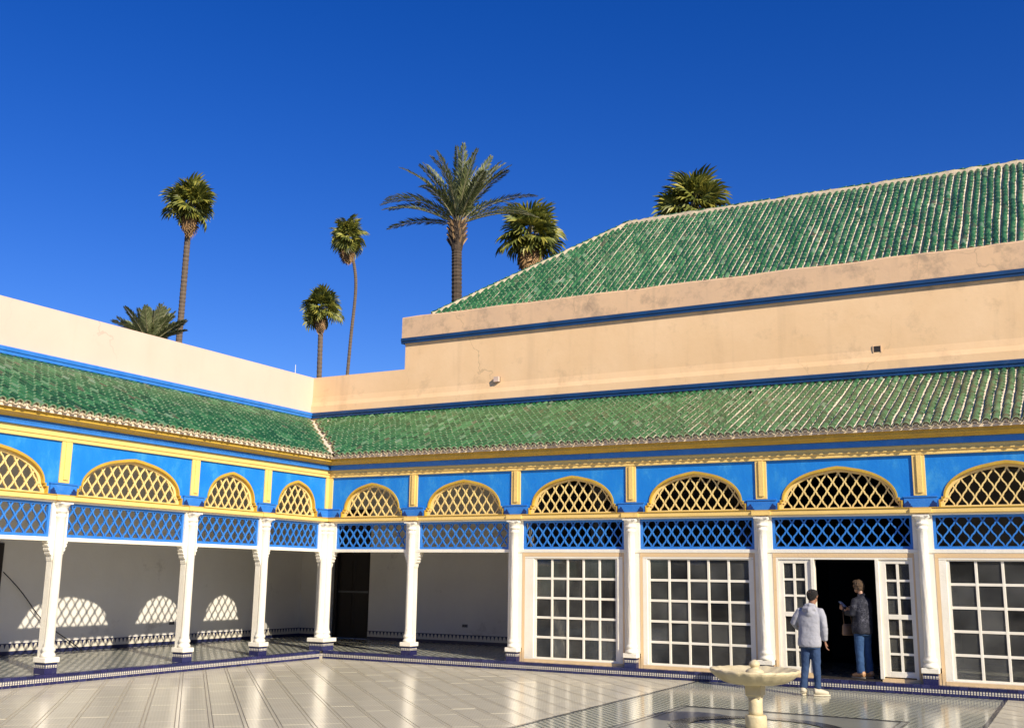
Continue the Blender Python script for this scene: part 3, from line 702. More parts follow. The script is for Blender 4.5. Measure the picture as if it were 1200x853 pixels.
def casing(x0, x1, root, glaz=True):
    mb = MB().box(x0, x1, -.008, .12, 2.236, 2.31, 'tan_paint'); 
    mb.box(x0, x0 + .055, -.006, .12, STEP, 2.236, 'tan_paint').box(x1 - .03, x1, -.006, .12, STEP, 2.236, 'tan_paint')
    mb.build('casing', root)
for (bi, gx0, gx1) in ((2, 5.386, 7.127), (3, 7.84, 9.78), (5, 13.225, 15.27), (6, 15.98, 18.02)):
    c0, c1 = CB[bi], CB[bi + 1]; casing(c0 + .166, c1 - .166, front)
    window(gx0, gx1, .26, 2.18, 5, 5, front, fl=c0 + .166 + .055, fr_=c1 - .166 - .03)
    mb = MB().box(c0 + .166 + .055, c1 - .196, -.012, .12, STEP, .215, 'tan_paint').build('sill', front)
# door bay
c0, c1 = CB[4], CB[5]; casing(c0 + .166, c1 - .166, front)
dr0, dr1 = 10.945, 12.05
MB().box(c0 + .221, dr0, -.012, .12, STEP, .235, 'tan_paint').build('sill', front); MB().box(dr1, c1 - .196, -.012, .12, STEP, .215, 'tan_paint').build('sill', front)
fm = MB().box(c0 + .221, c0 + .26, -.004, .10, .235, 2.236, 'white_paint').box(c0 + .26, c1 - .235, -.0035, .10, 2.20, 2.236, 'white_paint').box(c1 - .235, c1 - .196, -.004, .10, .215, 2.236, 'white_paint').build('door_frame', front)
for k, (gx0, gx1, ox0, ox1) in enumerate(((10.42, 10.80, c0 + .262, dr0), (12.19, 12.575, dr1, c1 - .237))):
    lf = link('door_leaf', None, front)
    z0, z1 = .33, 2.13; zm = 1.235; d = .055
    mb = MB().box(ox0, gx0, .018, .085, .236, 2.198, 'white_paint').box(gx1, ox1, .018, .085, .236, 2.198, 'white_paint').box(gx0, gx1, .0185, .085, z1, 2.198, 'white_paint').box(gx0, gx1, .0185, .085, .236, z0, 'white_paint').box(gx0, gx1, .0185, .085, zm - .04, zm + .04, 'white_paint')
    xi = dr0 if k == 0 else dr1
    mb.box(xi - .03, xi + .03, -.02, .12, .2, 2.2, 'white_paint') ; bevel(mb.build('leaf_frame', lf), .004)
    gc = (gx0 + gx1) / 2
    for za, zb in ((z0, zm - .04), (zm + .04, z1)):
        h = (zb - za) / 3
        MB().box(gc - .021, gc + .021, d - .03, d + .015, za, zb, 'white_paint').build('muntin', lf)
        for j in (1, 2): MB().box(gx0, gx1, d - .027, d + .012, za + j * h - .019, za + j * h + .019, 'white_paint').build('muntin', lf)
        for j in range(3):
            for (a, b2) in ((gx0, gc), (gc, gx1)):
                MB().box(a + .004, b2 - .004, d - .002, d + .002, za + j * h + .004, za + (j + 1) * h - .004, 'window_glass').build('pane', lf)
MB().box(dr0 + .03, dr1 - .03, -.03, .14, STEP, .185, 'dark_wood').build('threshold', front)

# ------------------------------------------------------------------ gallery interior walls
iw = thing('gallery_wall', 'grey plastered back wall of the shaded left gallery with chequered tile skirting', 'wall', (-G, -5, 0), PI / 2)
MB().box(-12, 8.95, 0, .4, 0, 4.6, 'gallery_plaster').build('wall', iw)
MB().box(-12, -.62, -.014, -.001, STEP, .385, 'dado_tile').box(.62, 8.80, -.014, -.001, STEP, .385, 'dado_tile').build('skirting', iw) if False else MB().box(-12, 8.80, -.014, -.001, STEP, .385, 'dado_tile').build('skirting', iw)
iw2 = thing('gallery_wall', 'grey back wall of the front gallery seen through the two open bays beside the corner', 'wall', (0, G, 0))
mb = MB().box(-G, -2.75, 0, .4, 0, 4.6, 'gallery_plaster').box(-1.5, 5.3, 0, .4, 0, 4.6, 'gallery_plaster').box(-2.75, -1.5, 0, .4, 3.55, 4.6, 'gallery_plaster').build('wall', iw2)
MB().box(-G, -2.75, -.014, -.001, STEP, .385, 'dado_tile').box(-1.5, 4.85, -.014, -.001, STEP, .385, 'dado_tile').build('skirting', iw2)
dd = link('door', None, iw2)
mb = MB().box(-2.75, -2.65, .1, .3, STEP, 3.55, 'dark_wood').box(-1.6, -1.5, .1, .3, STEP, 3.55, 'dark_wood').box(-2.65, -1.6, .1, .3, 3.43, 3.55, 'dark_wood').build('door_frame', dd)
for a in (-2.65, -2.12):
    mb = MB().box(a, a + .52, .2, .25, STEP, 3.43, 'dark_wood')
    for z0, z1 in ((.3, 1.3), (1.42, 2.2), (2.3, 3.3)): mb.box(a + .08, a + .44, .185, .2, z0, z1, 'dark_wood')
    mb.build('door_leaf', dd)
MB().box(-2.65, -1.6, .165, .199, 1.34, 1.39, 'grey_metal').build('crossbar', dd)
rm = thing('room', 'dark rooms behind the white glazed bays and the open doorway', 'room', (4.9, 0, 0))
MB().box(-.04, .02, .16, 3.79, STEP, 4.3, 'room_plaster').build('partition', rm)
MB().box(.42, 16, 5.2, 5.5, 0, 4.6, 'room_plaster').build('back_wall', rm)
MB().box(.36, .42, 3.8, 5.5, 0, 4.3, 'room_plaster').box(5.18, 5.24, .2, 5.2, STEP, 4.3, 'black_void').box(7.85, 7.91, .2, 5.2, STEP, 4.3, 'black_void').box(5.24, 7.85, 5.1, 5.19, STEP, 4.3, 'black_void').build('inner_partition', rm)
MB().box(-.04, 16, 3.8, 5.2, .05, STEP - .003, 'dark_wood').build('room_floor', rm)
cl = thing('ceiling', 'dark timber ceiling over the shaded galleries', 'ceiling')
MB().box(-G - .3, .1, -17, G, 4.20, 4.26, 'ceiling_wood').box(.1, 20, .13, 5.4, 4.20, 4.26, 'ceiling_wood').build('boarding', cl)
# dark door at the far left of the left gallery, cable, sockets
sd = tag(MB().box(-G + .015, -G + .05, -6.5, -5.47, STEP, 2.35, 'dark_wood').build('side_door'), 'dark wooden door at the left edge of the shaded gallery wall', 'door')
cb = MB(); pts = []
for i in range(15): t_ = i / 14; pts.append((-G + .10 + (.02 * math.sin(t_ * 7)), -5.47 + .04 * math.sin(t_ * 9) + t_ * 2.05, 1.78 - 1.62 * t_ - .12 * math.sin(t_ * PI)))
tag(cb.tube(pts, .011, 'cable_rubber', 6).build('cable', smooth=True), 'black cable sagging diagonally across the shaded left gallery wall', 'cable')
def socket(loc, rz, label):
    o_ = thing('socket', label, 'socket', loc, rz, 'sockets low on the gallery walls'); MB().box(-.075, .075, -.02, .0, -.035, .035, 'grey_metal').build('plate', o_); MB().box(-.05, -.02, -.024, -.0205, -.01, .01, 'cable_rubber').box(.02, .05, -.024, -.0205, -.01, .01, 'cable_rubber').build('outlet', o_)
socket((-G, -.83, .645), PI / 2, 'small double socket beside the second lattice shaped patch of sunlight')
socket((1.47, G, .604), 0, 'small grey socket above the skirting of the front gallery')

# ------------------------------------------------------------------ upper walls
tw = thing('terrace_wall', 'smooth peach plastered wall above the left roof, with blue band', 'wall', (-WY, -6, 0), PI / 2)
MB().box(-12, 6 + WY, .0, .5, 4.6, ZPAR, 'plaster_left').build('wall', tw)
def band(root, x0, x1, z0, z1, mat='shaded_band_blue', d0=-.08, nm='blue_band'):
    h = z1 - z0
    pr = [(-.001, z0), (d0 + .02, z0), (d0 + .02, z0 + h * .35), (d0, z0 + h * .45), (d0, z1 - h * .12), (d0 + .025, z1), (-.001, z1)]
    return MB().prof(pr, x0, x1, mat).build(nm, root)
band(tw, -12, 6 + WY - .082, 6.03, 6.19, 'blue_wood')
MB().prof([(-.001, 5.93), (-.02, 5.93), (-.001, 6.05)], -12, 6 + WY - .03, 'plaster_left').build('wall_foot', tw)
hall = thing('hall', 'tall peach plastered hall with blue bands and green tiled hipped roof', 'building', (0, WY, 0))
XL = -.30
MB().box(XL, 24, 0, .5, 4.6, 8.22, 'plaster_front').build('wall', hall)
MB().box(XL, XL + .5, .5, 9, 4.6, 8.22, 'plaster_front').build('side_wall', hall)
MB().box(-WY + .001, XL, 0.0, .5, 4.6, ZPAR - .004, 'plaster_front').build('low_wall', hall)
# parapet with slightly uneven edge
pm = MB(); npt = 90; rnd = random.Random(4)
zs = [ZTOP + .012 * math.sin(i * .7) + rnd.uniform(-.007, .007) for i in range(npt + 1)]
vs = []
for i in range(npt + 1):
    x = XL - .08 + (24.3) * i / npt; vs += [(x, -.07, 8.02), (x, -.07, zs[i] - .03), (x, -.045, zs[i]), (x, .46, zs[i] + .01), (x, .5, 8.02)]
pm.add(vs, [(5 * i + k, 5 * i + 5 + k, 5 * i + 6 + k, 5 * i + 1 + k) for i in range(npt) for k in range(4)] + [(0, 1, 2, 3, 4), tuple(5 * npt + k for k in (4, 3, 2, 1, 0))] + [(5 * i, 5 * i + 4, 5 * i + 9, 5 * i + 5) for i in range(npt)], 'plaster_parapet').build('parapet', hall)
MB().box(XL - .079, XL + .499, .501, 9, 8.02, ZTOP - .01, 'plaster_parapet').build('side_parapet', hall)
band(hall, XL - .10, 24, 7.87, 8.02, 'shaded_band_blue', -.085)
MB().box(XL - .085, XL - .001, .0, 9, 7.872, 8.018, 'shaded_band_blue').build('side_band', hall)
band(hall, -WY + .002, 24, 6.03, 6.185, 'shaded_band_blue', -.085)
MB().prof([(-.001, 6.186), (-.06, 6.186), (-.055, 6.36), (-.02, 6.47), (-.001, 6.62)], -WY + .003, 24, 'plaster_front').build('plinth_course', hall)
MB().prof([(-.001, 5.93), (-.03, 5.93), (-.001, 6.03)], -WY + .03, 24, 'plaster_front').build('wall_foot', hall)
MB().prof([(-.001, 7.80), (-.03, 7.87), (-.001, 7.87)], XL, 24, 'plaster_parapet').build('drip', hall)
vt = link('vent', None, hall); MB().box(11.66, 11.80, -.012, -.001, 6.575, 6.70, 'dark_wood').build('grille', vt); mb = MB().box(11.64, 11.66, -.02, -.001, 6.56, 6.715, 'plaster_parapet').box(11.80, 11.82, -.02, -.001, 6.56, 6.715, 'plaster_parapet').build('surround', vt)
vt = link('vent', None, hall); MB().box(2.47, 2.61, -.09, -.021, 6.62, 6.75, 'plaster_left').build('hood', vt); MB().box(2.465, 2.615, -.02, -.001, 6.615, 6.755, 'dark_wood').build('grille', vt)
# hipped roof: eave just behind the parapet
FX0, FY0, FZ0 = .152, 3.9 - WY, 8.72; RXh, RYh, RZh = 4.215, 7.963 - WY, 11.93; SLp = (RZh - FZ0) / (RYh - FY0)
hr = link('roof', None, hall)
bed = MB(); XR = 26
bed.add([(FX0, FY0, FZ0 - .03), (XR, FY0, FZ0 - .03), (XR, RYh, RZh - .03), (RXh, RYh, RZh - .03)], [(0, 1, 2, 3)], 'mortar')
bed.add([(FX0, FY0, FZ0 - .03), (RXh, RYh, RZh - .03), (FX0, 2 * RYh - FY0, FZ0 - .03)], [(0, 1, 2)], 'green_glaze')
bed.add([(FX0, 2 * RYh - FY0, FZ0 - .03), (RXh, RYh, RZh - .03), (XR, RYh, RZh - .03), (XR, 2 * RYh - FY0, FZ0 - .03)], [(0, 1, 2, 3)], 'green_glaze')
bed.build('roof_bed', hr)
fr = Matrix.Translation((0, WY, 0))
roof_slope(hr, fr, FY0, FZ0, RYh, RZh, lambda x, y: x - FX0 > (y - FY0) + .05, 0, XR, pitch=.157, gap=.21, seed=9, dead=.001)
# hip and ridge capping of rough mortar
rnd = random.Random(12)
def capping(p, q, n, wv, hv, nm):
    p = Vector(p); q = Vector(q); d = (q - p).normalized(); sd_ = d.cross(Vector((0, 0, 1))).normalized(); mb = MB(); vs = []
    for i in range(n + 1):
        c = p.lerp(q, i / n); w_ = wv * rnd.uniform(.8, 1.15); h = hv * rnd.uniform(.7, 1.2)
        vs += [c - sd_ * w_ + Vector((0, 0, -.09)), c - sd_ * w_ * .6 + Vector((0, 0, h * .8)), c + Vector((0, 0, h)), c + sd_ * w_ * .6 + Vector((0, 0, h * .8)), c + sd_ * w_ + Vector((0, 0, -.09))]
    mb.add(vs, [(5 * i + k, 5 * i + k + 1, 5 * i + k + 6, 5 * i + k + 5) for i in range(n) for k in range(4)], 'cap_mortar'); return mb.build(nm, hr, True)
capping((FX0, FY0, FZ0), (RXh, RYh, RZh), 60, .13, .10, 'hip_capping'); capping((RXh, RYh, RZh), (XR, RYh, RZh), 160, .13, .11, 'ridge_capping')
# broken row of ridge tiles on the capping
mats = []
for i in range(105):
    x = RXh + .1 + i * .205
    if rnd.random() < .93: mats.append(Matrix.Translation((x, RYh, RZh + .085)) @ Matrix.Rotation(PI / 2, 4, 'Z') @ Matrix.Rotation(rnd.uniform(-.05, .05), 4, 'X') @ Matrix.Scale(.8, 4))
scatter('ridge_tile', TILES, mats, hr, fr, 110)
mats = []; hv = Vector((RXh - FX0, RYh - FY0, RZh - FZ0)); hl = hv.length; el = math.asin(hv.z / hl)
for i in range(int(hl / .2)):
    c = Vector((FX0, FY0, FZ0)) + hv * (i * .2 / hl); mats.append(Matrix.Translation((c.x, c.y, c.z + .07)) @ Matrix.Rotation(-PI / 4, 4, 'Z') @ Matrix.Rotation(el, 4, 'X') @ Matrix.Scale(.75, 4))
scatter('hip_tile', TILES, mats, hr, fr, 60)
# rest of the court behind the camera (seen only in reflections)
ow = thing('court_wall', 'plastered wall closing the far side of the court', 'wall', (15, -38, 0)); MB().box(-20, 20, -.4, 0, 0, 7.2, 'plaster_left').build('wall', ow)
for i in range(14):
    x = -18.5 + i * 2.75; MB().box(x - .14, x + .14, 3.3, 3.6, 0, 3.0, 'column_white').build('column', ow)
MB().box(-20, 20, 3.25, 3.55, 3.0, 4.3, 'blue_paint').box(-20, 20, 3.22, 3.58, 2.9, 3.06, 'yellow_paint').build('beam', ow); MB().prof([(3.8, 4.4), (.0, 6.0), (.0, 5.9), (3.8, 4.3)], -20, 20, 'green_glaze').build('roof', ow); MB().box(-20, 20, -.01, .01, .2, 4.2, 'gallery_plaster').build('inner_wall', ow)
ow = thing('court_wall', 'plastered wall closing the right side of the court', 'wall', (34, -19, 0)); MB().box(0, .4, -19, 18.6, 0, 5.2, 'plaster_left').build('wall', ow)

# ------------------------------------------------------------------ fountain
ft = thing('fountain', 'pale yellow stone fountain with a wide scalloped bowl on a short pillar', 'fountain', (FC[0], FC[1], 0))
bevel(MB().lathe([(.125, .0), (.135, .012), (.135, .135), (.122, .155), (.09, .158)], 0, 0, 'fountain_marble', 28).build('foot', ft, True), .003)
MB().lathe([(.09, .158), (.088, .20), (.086, .30), (.088, .362)], 0, 0, 'fountain_marble', 24).build('shaft', ft, True)
nb = MB(); q = [(.080, .362), (.082, .385), (.100, .40), (.104, .50), (.112, .531)]; nb.add([(a * x, a * y, z) for a, z in q for x, y in ((-1, -1), (1, -1), (1, 1), (-1, 1))], [(4 * k + i, 4 * k + (i + 1) % 4, 4 * k + 4 + (i + 1) % 4, 4 * k + 4 + i) for k in range(4) for i in range(4)] + [(3, 2, 1, 0), (16, 17, 18, 19)], 'fountain_marble'); nb.build('neck_block', ft)
n = 96; vs = []; prof = [(.10, .53), (.30, .535), (.40, .557), (.475, .598), (.54, .655), (.572, .690), (.568, .712), (.545, .713), (.50, .690), (.38, .655), (.22, .635), (.10, .632)]
for k_, (r, z) in enumerate(prof):
    for i in range(n):
        a = 2 * PI * i / n; am = .035 * min(1, r / .5) if k_ < 8 else .0; l = abs(math.sin(a * 10)); q = r * (1 - am * (1 - l)); zz = z + (.009 * (1 - l) * min(1, r / .5) if k_ >= 6 else 0) ; vs.append((q * math.cos(a), q * math.sin(a), zz))
m_ = len(prof)
MB().add(vs, [(j * n + i, j * n + (i + 1) % n, (j + 1) * n + (i + 1) % n, (j + 1) * n + i) for j in range(m_ - 1) for i in range(n)] + [tuple(range(n))[::-1], tuple((m_ - 1) * n + i for i in range(n))], 'fountain_marble').build('bowl', ft, True)
MB().lathe([(.10, .625), (.115, .655), (.115, .69), (.085, .715), (.052, .725), (.045, .735), (.062, .75), (.070, .775), (.062, .80), (.04, .815), (.03, .825), (.012, .832)], 0, 0, 'fountain_marble', 24).build('finial', ft, True)

# ------------------------------------------------------------------ palms
def fan_leaf(seed, mat):
    """petiole and a folded palmate blade: webbed inner half, separate drooping tips"""
    r = random.Random(seed); mb = MB(); pet = .62; live = mat != 'dead_frond'
    mb.tube([(0, 0, 0), (pet * .6, 0, .03), (pet, 0, .02)], [.022, .016, .012], 'rachis' if live else 'dead_frond', 4)
    n = 19; dr = r.uniform(.25, .55); spread = r.uniform(105, 128); fold = r.uniform(.15, .45); A = []
    for k in range(n + 1):
        ph = math.radians(-spread + 2 * spread * k / n); A.append(ph)
    def at(ph, q, L_, up): return (pet + q * L_ * math.cos(ph), q * L_ * math.sin(ph), .02 + up + fold * abs(math.sin(ph)) * q * L_ * .5 - dr * (q * L_) ** 2 * .55)
    for k in range(n):
        a0, a1 = A[k], A[k + 1]; am = (a0 + a1) / 2; L_ = (1.0 - .12 * abs(am)) * r.uniform(.88, 1.06); g_ = (a1 - a0) * .13
        h = (pet, 0, .02); p1 = at(a0, .5, L_, 0); p2 = at(am, .52, L_, .03); p3 = at(a1, .5, L_, 0)
        mb.add([h, p1, p2, p3], [(0, 1, 2), (0, 2, 3)], mat)
        q0 = at(a0 + g_, .8, L_, -.03); q1 = at(a1 - g_, .8, L_, -.03); t_ = at(am, 1.0, L_, -.05 - r.uniform(.06, .2))
        mb.add([p1, q0, t_, q1, p3, p2], [(0, 1, 5), (1, 2, 5), (5, 2, 3), (5, 3, 4)], mat)
    return mb.mesh('leaf')
FAN = [fan_leaf(i, 'fan_leaf') for i in range(5)]; DEAD = [fan_leaf(20 + i, 'dead_frond') for i in range(2)]
def trunk(name, pts, r0, r1, mat, root, ring=.14, jit=.07):
    pts = [Vector(p) for p in pts]; P_ = []; R_ = []; rnd = random.Random(5); L_ = sum((pts[i + 1] - pts[i]).length for i in range(len(pts) - 1)); n = max(20, int(L_ / ring))
    def cr(t_):
        x = t_ * (len(pts) - 1); i = min(int(x), len(pts) - 2); f = x - i; a = pts[max(i - 1, 0)]; b_ = pts[i]; c = pts[i + 1]; d = pts[min(i + 2, len(pts) - 1)]
        return .5 * ((2 * b_) + (c - a) * f + (2 * a - 5 * b_ + 4 * c - d) * f * f + (3 * b_ - a - 3 * c + d) * f ** 3)
    for i in range(n + 1):
        t_ = i / n; P_.append(cr(t_)); R_.append((r0 + (r1 - r0) * t_ ** .7) * (1 + (jit if i % 2 else -jit) * rnd.uniform(.5, 1)))
    return MB().tube(P_, R_, mat, 10).build(name, root)
def fan_palm(label, base, top, mid, size, rt, nleaf, seed, squash=1.0, skirt=14, skl=1.0):
    rnd = random.Random(seed); b_ = Vector(base); root = thing('fan_palm', label, 'palm tree', base, 0, 'palms behind the palace walls')
    T_ = Vector(top) - b_; pts = [(0, 0, 0)] + [tuple(Vector(m) - b_) for m in mid] + [tuple(T_ + Vector((0, 0, -.2)))]
    trunk('trunk', pts, rt * 1.25, rt, 'trunk_bark', root)
    for i in range(nleaf):
        az = i * 2.39996 + rnd.uniform(-.2, .2); f = (i + .5) / nleaf; el = math.radians(80 - 130 * f ** .95) + rnd.uniform(-.2, .2); sc = size * rnd.uniform(.72, 1.08)
        o_ = link('leaf', FAN[i % 5], root); o_.matrix_local = Matrix.Translation(T_ + Vector((0, 0, -.25 * f * size))) @ Matrix.Diagonal((squash, squash, 1, 1)) @ Matrix.Rotation(az, 4, 'Z') @ Matrix.Rotation(-el, 4, 'Y') @ Matrix.Rotation(rnd.uniform(-1., 1.), 4, 'X') @ Matrix.Diagonal((sc, sc, sc, 1))
    for i in range(skirt + 8):
        az = i * 2.4 + rnd.random(); el = math.radians(-68 - 16 * rnd.random()); sc = size * rnd.uniform(.55, .85) * skl
        o_ = link('dead_leaf', DEAD[i % 2], root); o_.matrix_local = Matrix.Translation(T_ + Vector((0, 0, -.25 * size - .2 * size * rnd.random()))) @ Matrix.Rotation(az, 4, 'Z') @ Matrix.Rotation(-el, 4, 'Y') @ Matrix.Rotation(rnd.uniform(-.5, .5), 4, 'X') @ Matrix.Diagonal((sc, sc * .55, sc, 1))
    return root
def frond_mesh(seed, L_, el0, droop, mat, nl=60, ll=.55, w_=.045):
    """pinnate frond in the local xz plane: leaves the crown at el0 and bends by droop radians"""
    r = random.Random(seed); mb = MB(); N_ = 16; P_ = [Vector((0, 0, 0))]; D = []
    for i in range(N_):
        e = el0 - droop * ((i + .5) / N_) ** 1.5; d = Vector((math.cos(e), 0, math.sin(e))); D.append(d); P_.append(P_[-1] + d * L_ / N_)
    mb.tube([p for p in P_], [.035 * (1 - .85 * i / N_) for i in range(N_ + 1)], 'rachis', 4)
    for k in range(nl):
        t_ = .13 + .87 * k / nl; x = t_ * N_; i = min(int(x), N_ - 1); p = P_[i].lerp(P_[i + 1], x - i); d = D[i]; up = Vector((-d.z, 0, d.x))
        l = ll * math.sin(PI * min(1, .18 + t_ * .80)) ** .6 * r.uniform(.85, 1.1)
        for sd_ in (-1, 1):
            dr_ = (d * r.uniform(.75, 1.0) + Vector((0, sd_, 0)) * r.uniform(.55, .8) + up * r.uniform(.05, .42)).normalized()
            tip = p + dr_ * l + Vector((0, 0, -.10 * l)); m = p + dr_ * l * .45; wv = d * w_
            mb.add([p, m + wv, m - wv, tip], [(0, 1, 2), (1, 3, 2)], mat)
    return mb.mesh('frond')
def date_palm(label, base, top, fronds, rt, boot, seed, ll=.5):
    rnd = random.Random(seed); b_ = Vector(base); T_ = Vector(top) - b_; root = thing('date_palm', label, 'palm tree', base, 0, 'palms behind the palace walls')
    trunk('trunk', [(0, 0, 0), tuple(T_ * .5 + Vector((.1, .1, 0))), tuple(T_ + Vector((0, 0, -boot)))], rt * 1.1, rt, 'date_bark', root, .1, .06)
    mb = MB(); mb.tube([T_ + Vector((0, 0, -boot - .1)), T_ + Vector((0, 0, -boot * .8)), T_ + Vector((0, 0, -boot * .35)), T_ + Vector((0, 0, .1))], [rt * 1.05, rt * 1.3, rt * 1.45, rt * .9], 'date_bark', 12)
    for i in range(70):     # stubs of cut fronds
        az = i * 2.4; z = -boot * (i / 70) * .95; c = T_ + Vector((math.cos(az) * rt * 1.0, math.sin(az) * rt * 1.0, z)); e = c + Vector((math.cos(az) * .22, math.sin(az) * .22, .28)); mb.tube([c, e], [.07, .03], 'date_bark' if i % 3 else 'dead_frond', 4)
    mb.build('boot_stubs', root)
    for k_, (az, L_, el, dr, mt) in enumerate(fronds):
        o_ = link('frond', frond_mesh(seed + k_, L_, math.radians(el), math.radians(dr), mt, ll=ll), root); o_.matrix_local = Matrix.Translation(T_ + Vector((0, 0, -.05))) @ Matrix.Rotation(math.radians(az), 4, 'Z') @ Matrix.Rotation(rnd.uniform(-.4, .4), 4, 'X')
    return root
LAT = 28.4     # azimuth of picture-right at the corner, degrees
A_, B_ = 'date_leaf', 'date_leaf_dark'
fr_list = [(180, 3.5, 62, 45, B_), (180, 3.5, 48, 72, A_), (172, 3.3, 40, 60, B_), (188, 3.6, 44, 78, A_), (178, 3.0, 12, 40, B_), (150, 3.4, 74, 30, A_), (120, 3.3, 80, 20, B_), (60, 3.4, 82, 15, A_), (-60, 3.3, 80, 20, A_), (-100, 3.3, 84, 25, B_), (-20, 3.4, 76, 25, A_), (20, 3.4, 70, 30, A_),
           (0, 3.4, 60, 30, B_), (5, 3.8, 42, 45, B_), (-8, 3.4, 30, 62, A_), (0, 3.5, 22, 40, A_), (160, 3.3, 66, 40, B_), (-140, 3.2, 70, 45, A_), (-70, 3.0, 60, 60, B_), (90, 3.2, 65, 50, B_), (-120, 3.0, 45, 70, B_), (45, 3.2, 55, 60, B_), (-30, 3.2, 62, 40, B_), (100, 3.2, 84, 15, A_), (175, 3.3, 70, 22, A_), (5, 3.3, 68, 28, A_), (165, 3.4, 78, 14, A_), (12, 3.3, 80, 16, B_), (-45, 3.3, 72, 25, B_), (-135, 3.3, 66, 30, A_), (182, 3.3, 28, 45, B_), (-90, 3.4, 76, 18, A_), (200, 3.2, 72, 30, B_)]
LZ = math.degrees(math.atan2(9.64 - 6.0, 21.5))
date_palm('large date palm with feathery grey green fronds, tallest crown beside the tiled roof slope', (-7.16, 16.87, -.35), (-6.87, 16.45, 16.25), [(a + 28, L_, e, d, m) for a, L_, e, d, m in fr_list], .215, 1.05, 100)
rnd = random.Random(77)
fl2 = [(rnd.uniform(0, 360), rnd.uniform(1.5, 2.0), rnd.uniform(30, 88), rnd.uniform(5, 25), B_ if i % 2 else A_) for i in range(44)]
date_palm('low grey green palm crown just showing above the left wall', (-20.1, 12.5, -.35), (-20.2, 12.6, 11.55), fl2, .25, .6, 300, ll=.45)
fan_palm('tall fan palm with leaning ringed trunk, leftmost of the tall palms', (-32.0, 25.4, -.35), (-29.6, 23.3, 23.1), [(-31.3, 24.8, 11), (-30.5, 24.1, 17)], 1.12, .17, 40, 11, 1.0, 18, 1.15)
fan_palm('short fan palm in the middle, lower left of the thin curved one', (-29.9, 36.6, -.35), (-29.6, 35.8, 19.7), [(-29.9, 36.4, 10)], 1.06, .17, 34, 12, 1.0, 14, 1.1)
fan_palm('slender fan palm with small crown on a thin curved dark trunk', (-38.2, 48.6, -.35), (-35.3, 45.65, 28.6), [(-36.8, 47.9, 12), (-35.6, 47.0, 20), (-34.95, 46.5, 25)], 1.2, .125, 42, 13, .92, 22, 1.3)
fan_palm('broad fan palm standing behind the hip of the green roof, beside the date palm', (-6.9, 23.0, -.35), (-6.85, 23.0, 17.9), [], 1.14, .3, 36, 14, 1.0, 24, 1.35)
fan_palm('fan palm whose crown alone rises over the ridge of the green roof', (-.48, 28.2, -.35), (-.48, 28.2, 20.0), [], 1.28, .3, 38, 15, 1.0, 14, 1.1)

# ------------------------------------------------------------------ people
def soft(mb, name, parent, vox=.011, it=6, disp=0., dsc=.12):
    o_ = mb.build(name, parent, True)
    r = o_.modifiers.new('r', 'REMESH'); r.mode = 'VOXEL'; r.voxel_size = vox; r.use_smooth_shade = True
    s_ = o_.modifiers.new('s', 'SMOOTH'); s_.iterations = it; s_.factor = .5
    if disp:
        tx = bpy.data.textures.new('fold', 'CLOUDS'); tx.noise_scale = dsc; tx.noise_depth = 2
        d = o_.modifiers.new('d', 'DISPLACE'); d.texture = tx; d.strength = disp; d.mid_level = .5; d.texture_coords = 'LOCAL'
    return o_
def lerp(a, b_, t_): return tuple(a[i] + (b_[i] - a[i]) * t_ for i in range(3))
def hand(mb, w_, dirv, palm_side, mat, curl=.4):
    """palm and five fingers from the wrist along dirv; thumb leaves the palm_side edge"""
    d = Vector(dirv).normalized(); sd_ = Vector(palm_side); sd_ = (sd_ - d * sd_.dot(d)).normalized(); nn = d.cross(sd_).normalized(); w_ = Vector(w_)
    for k in range(4):
        a = w_ + sd_ * (.024 - .016 * k) * .7; b_ = w_ + d * .085 + sd_ * (.030 - .0195 * k); mb.tube([a, (a + b_) / 2, b_], [.014, .0135, .011], mat, 8)
        L_ = (.072, .080, .074, .058)[k]; c1 = b_ + d * L_ * .45 + nn * L_ * .12 * curl * 2; c2 = c1 + (d * math.cos(curl * 1.4) + nn * math.sin(curl * 1.4)) * L_ * .32; c3 = c2 + (d * math.cos(curl * 2.4) + nn * math.sin(curl * 2.4)) * L_ * .25
        mb.tube([b_, c1, c2, c3], [.0105, .0095, .009, .0075], mat, 8)
    t0 = w_ + d * .022 + sd_ * .024; mb.tube([t0, t0 + d * .03 + sd_ * .022 + nn * .01, t0 + d * .058 + sd_ * .03 + nn * .02, t0 + d * .078 + sd_ * .03 + nn * .026], [.014, .012, .0105, .008], mat, 8)
def head(mb, c, fwd, mat, s_=1.0):
    """c is the centre of the skull; face towards fwd"""
    f = Vector(fwd).normalized(); r = f.cross(Vector((0, 0, 1))).normalized(); u = Vector((0, 0, 1)); c = Vector(c)
    def P(a, b_, e): return c + (r * a + f * b_ + u * e) * s_
    mb.ball(P(0, -.01, .015), [.076 * s_, .076 * s_, .10 * s_], mat, 20, 14); mb.ball(P(0, -.03, .03), .078 * s_, mat, 20, 14); mb.ball(P(0, .035, .02), [.066 * s_] * 3, mat, 16, 12)
    mb.ball(P(0, .04, -.055), [.048 * s_, .048 * s_, .055 * s_], mat, 14, 10); mb.ball(P(0, .065, -.085), .024 * s_, mat, 10, 8)
    mb.tube([P(0, .092, .025), P(0, .115, -.012), P(0, .112, -.022)], [.009 * s_, .014 * s_, .012 * s_], mat, 8)
    mb.ball(P(0, .088, -.048), [.022 * s_, .02 * s_, .011 * s_], mat, 10, 8)
    for k in (-1, 1):
        mb.ball(P(k * .079, -.004, -.005), [.012 * s_, .018 * s_, .031 * s_], mat, 10, 8); mb.ball(P(k * .032, .088, .012), [.014 * s_] * 3, mat, 8, 6)

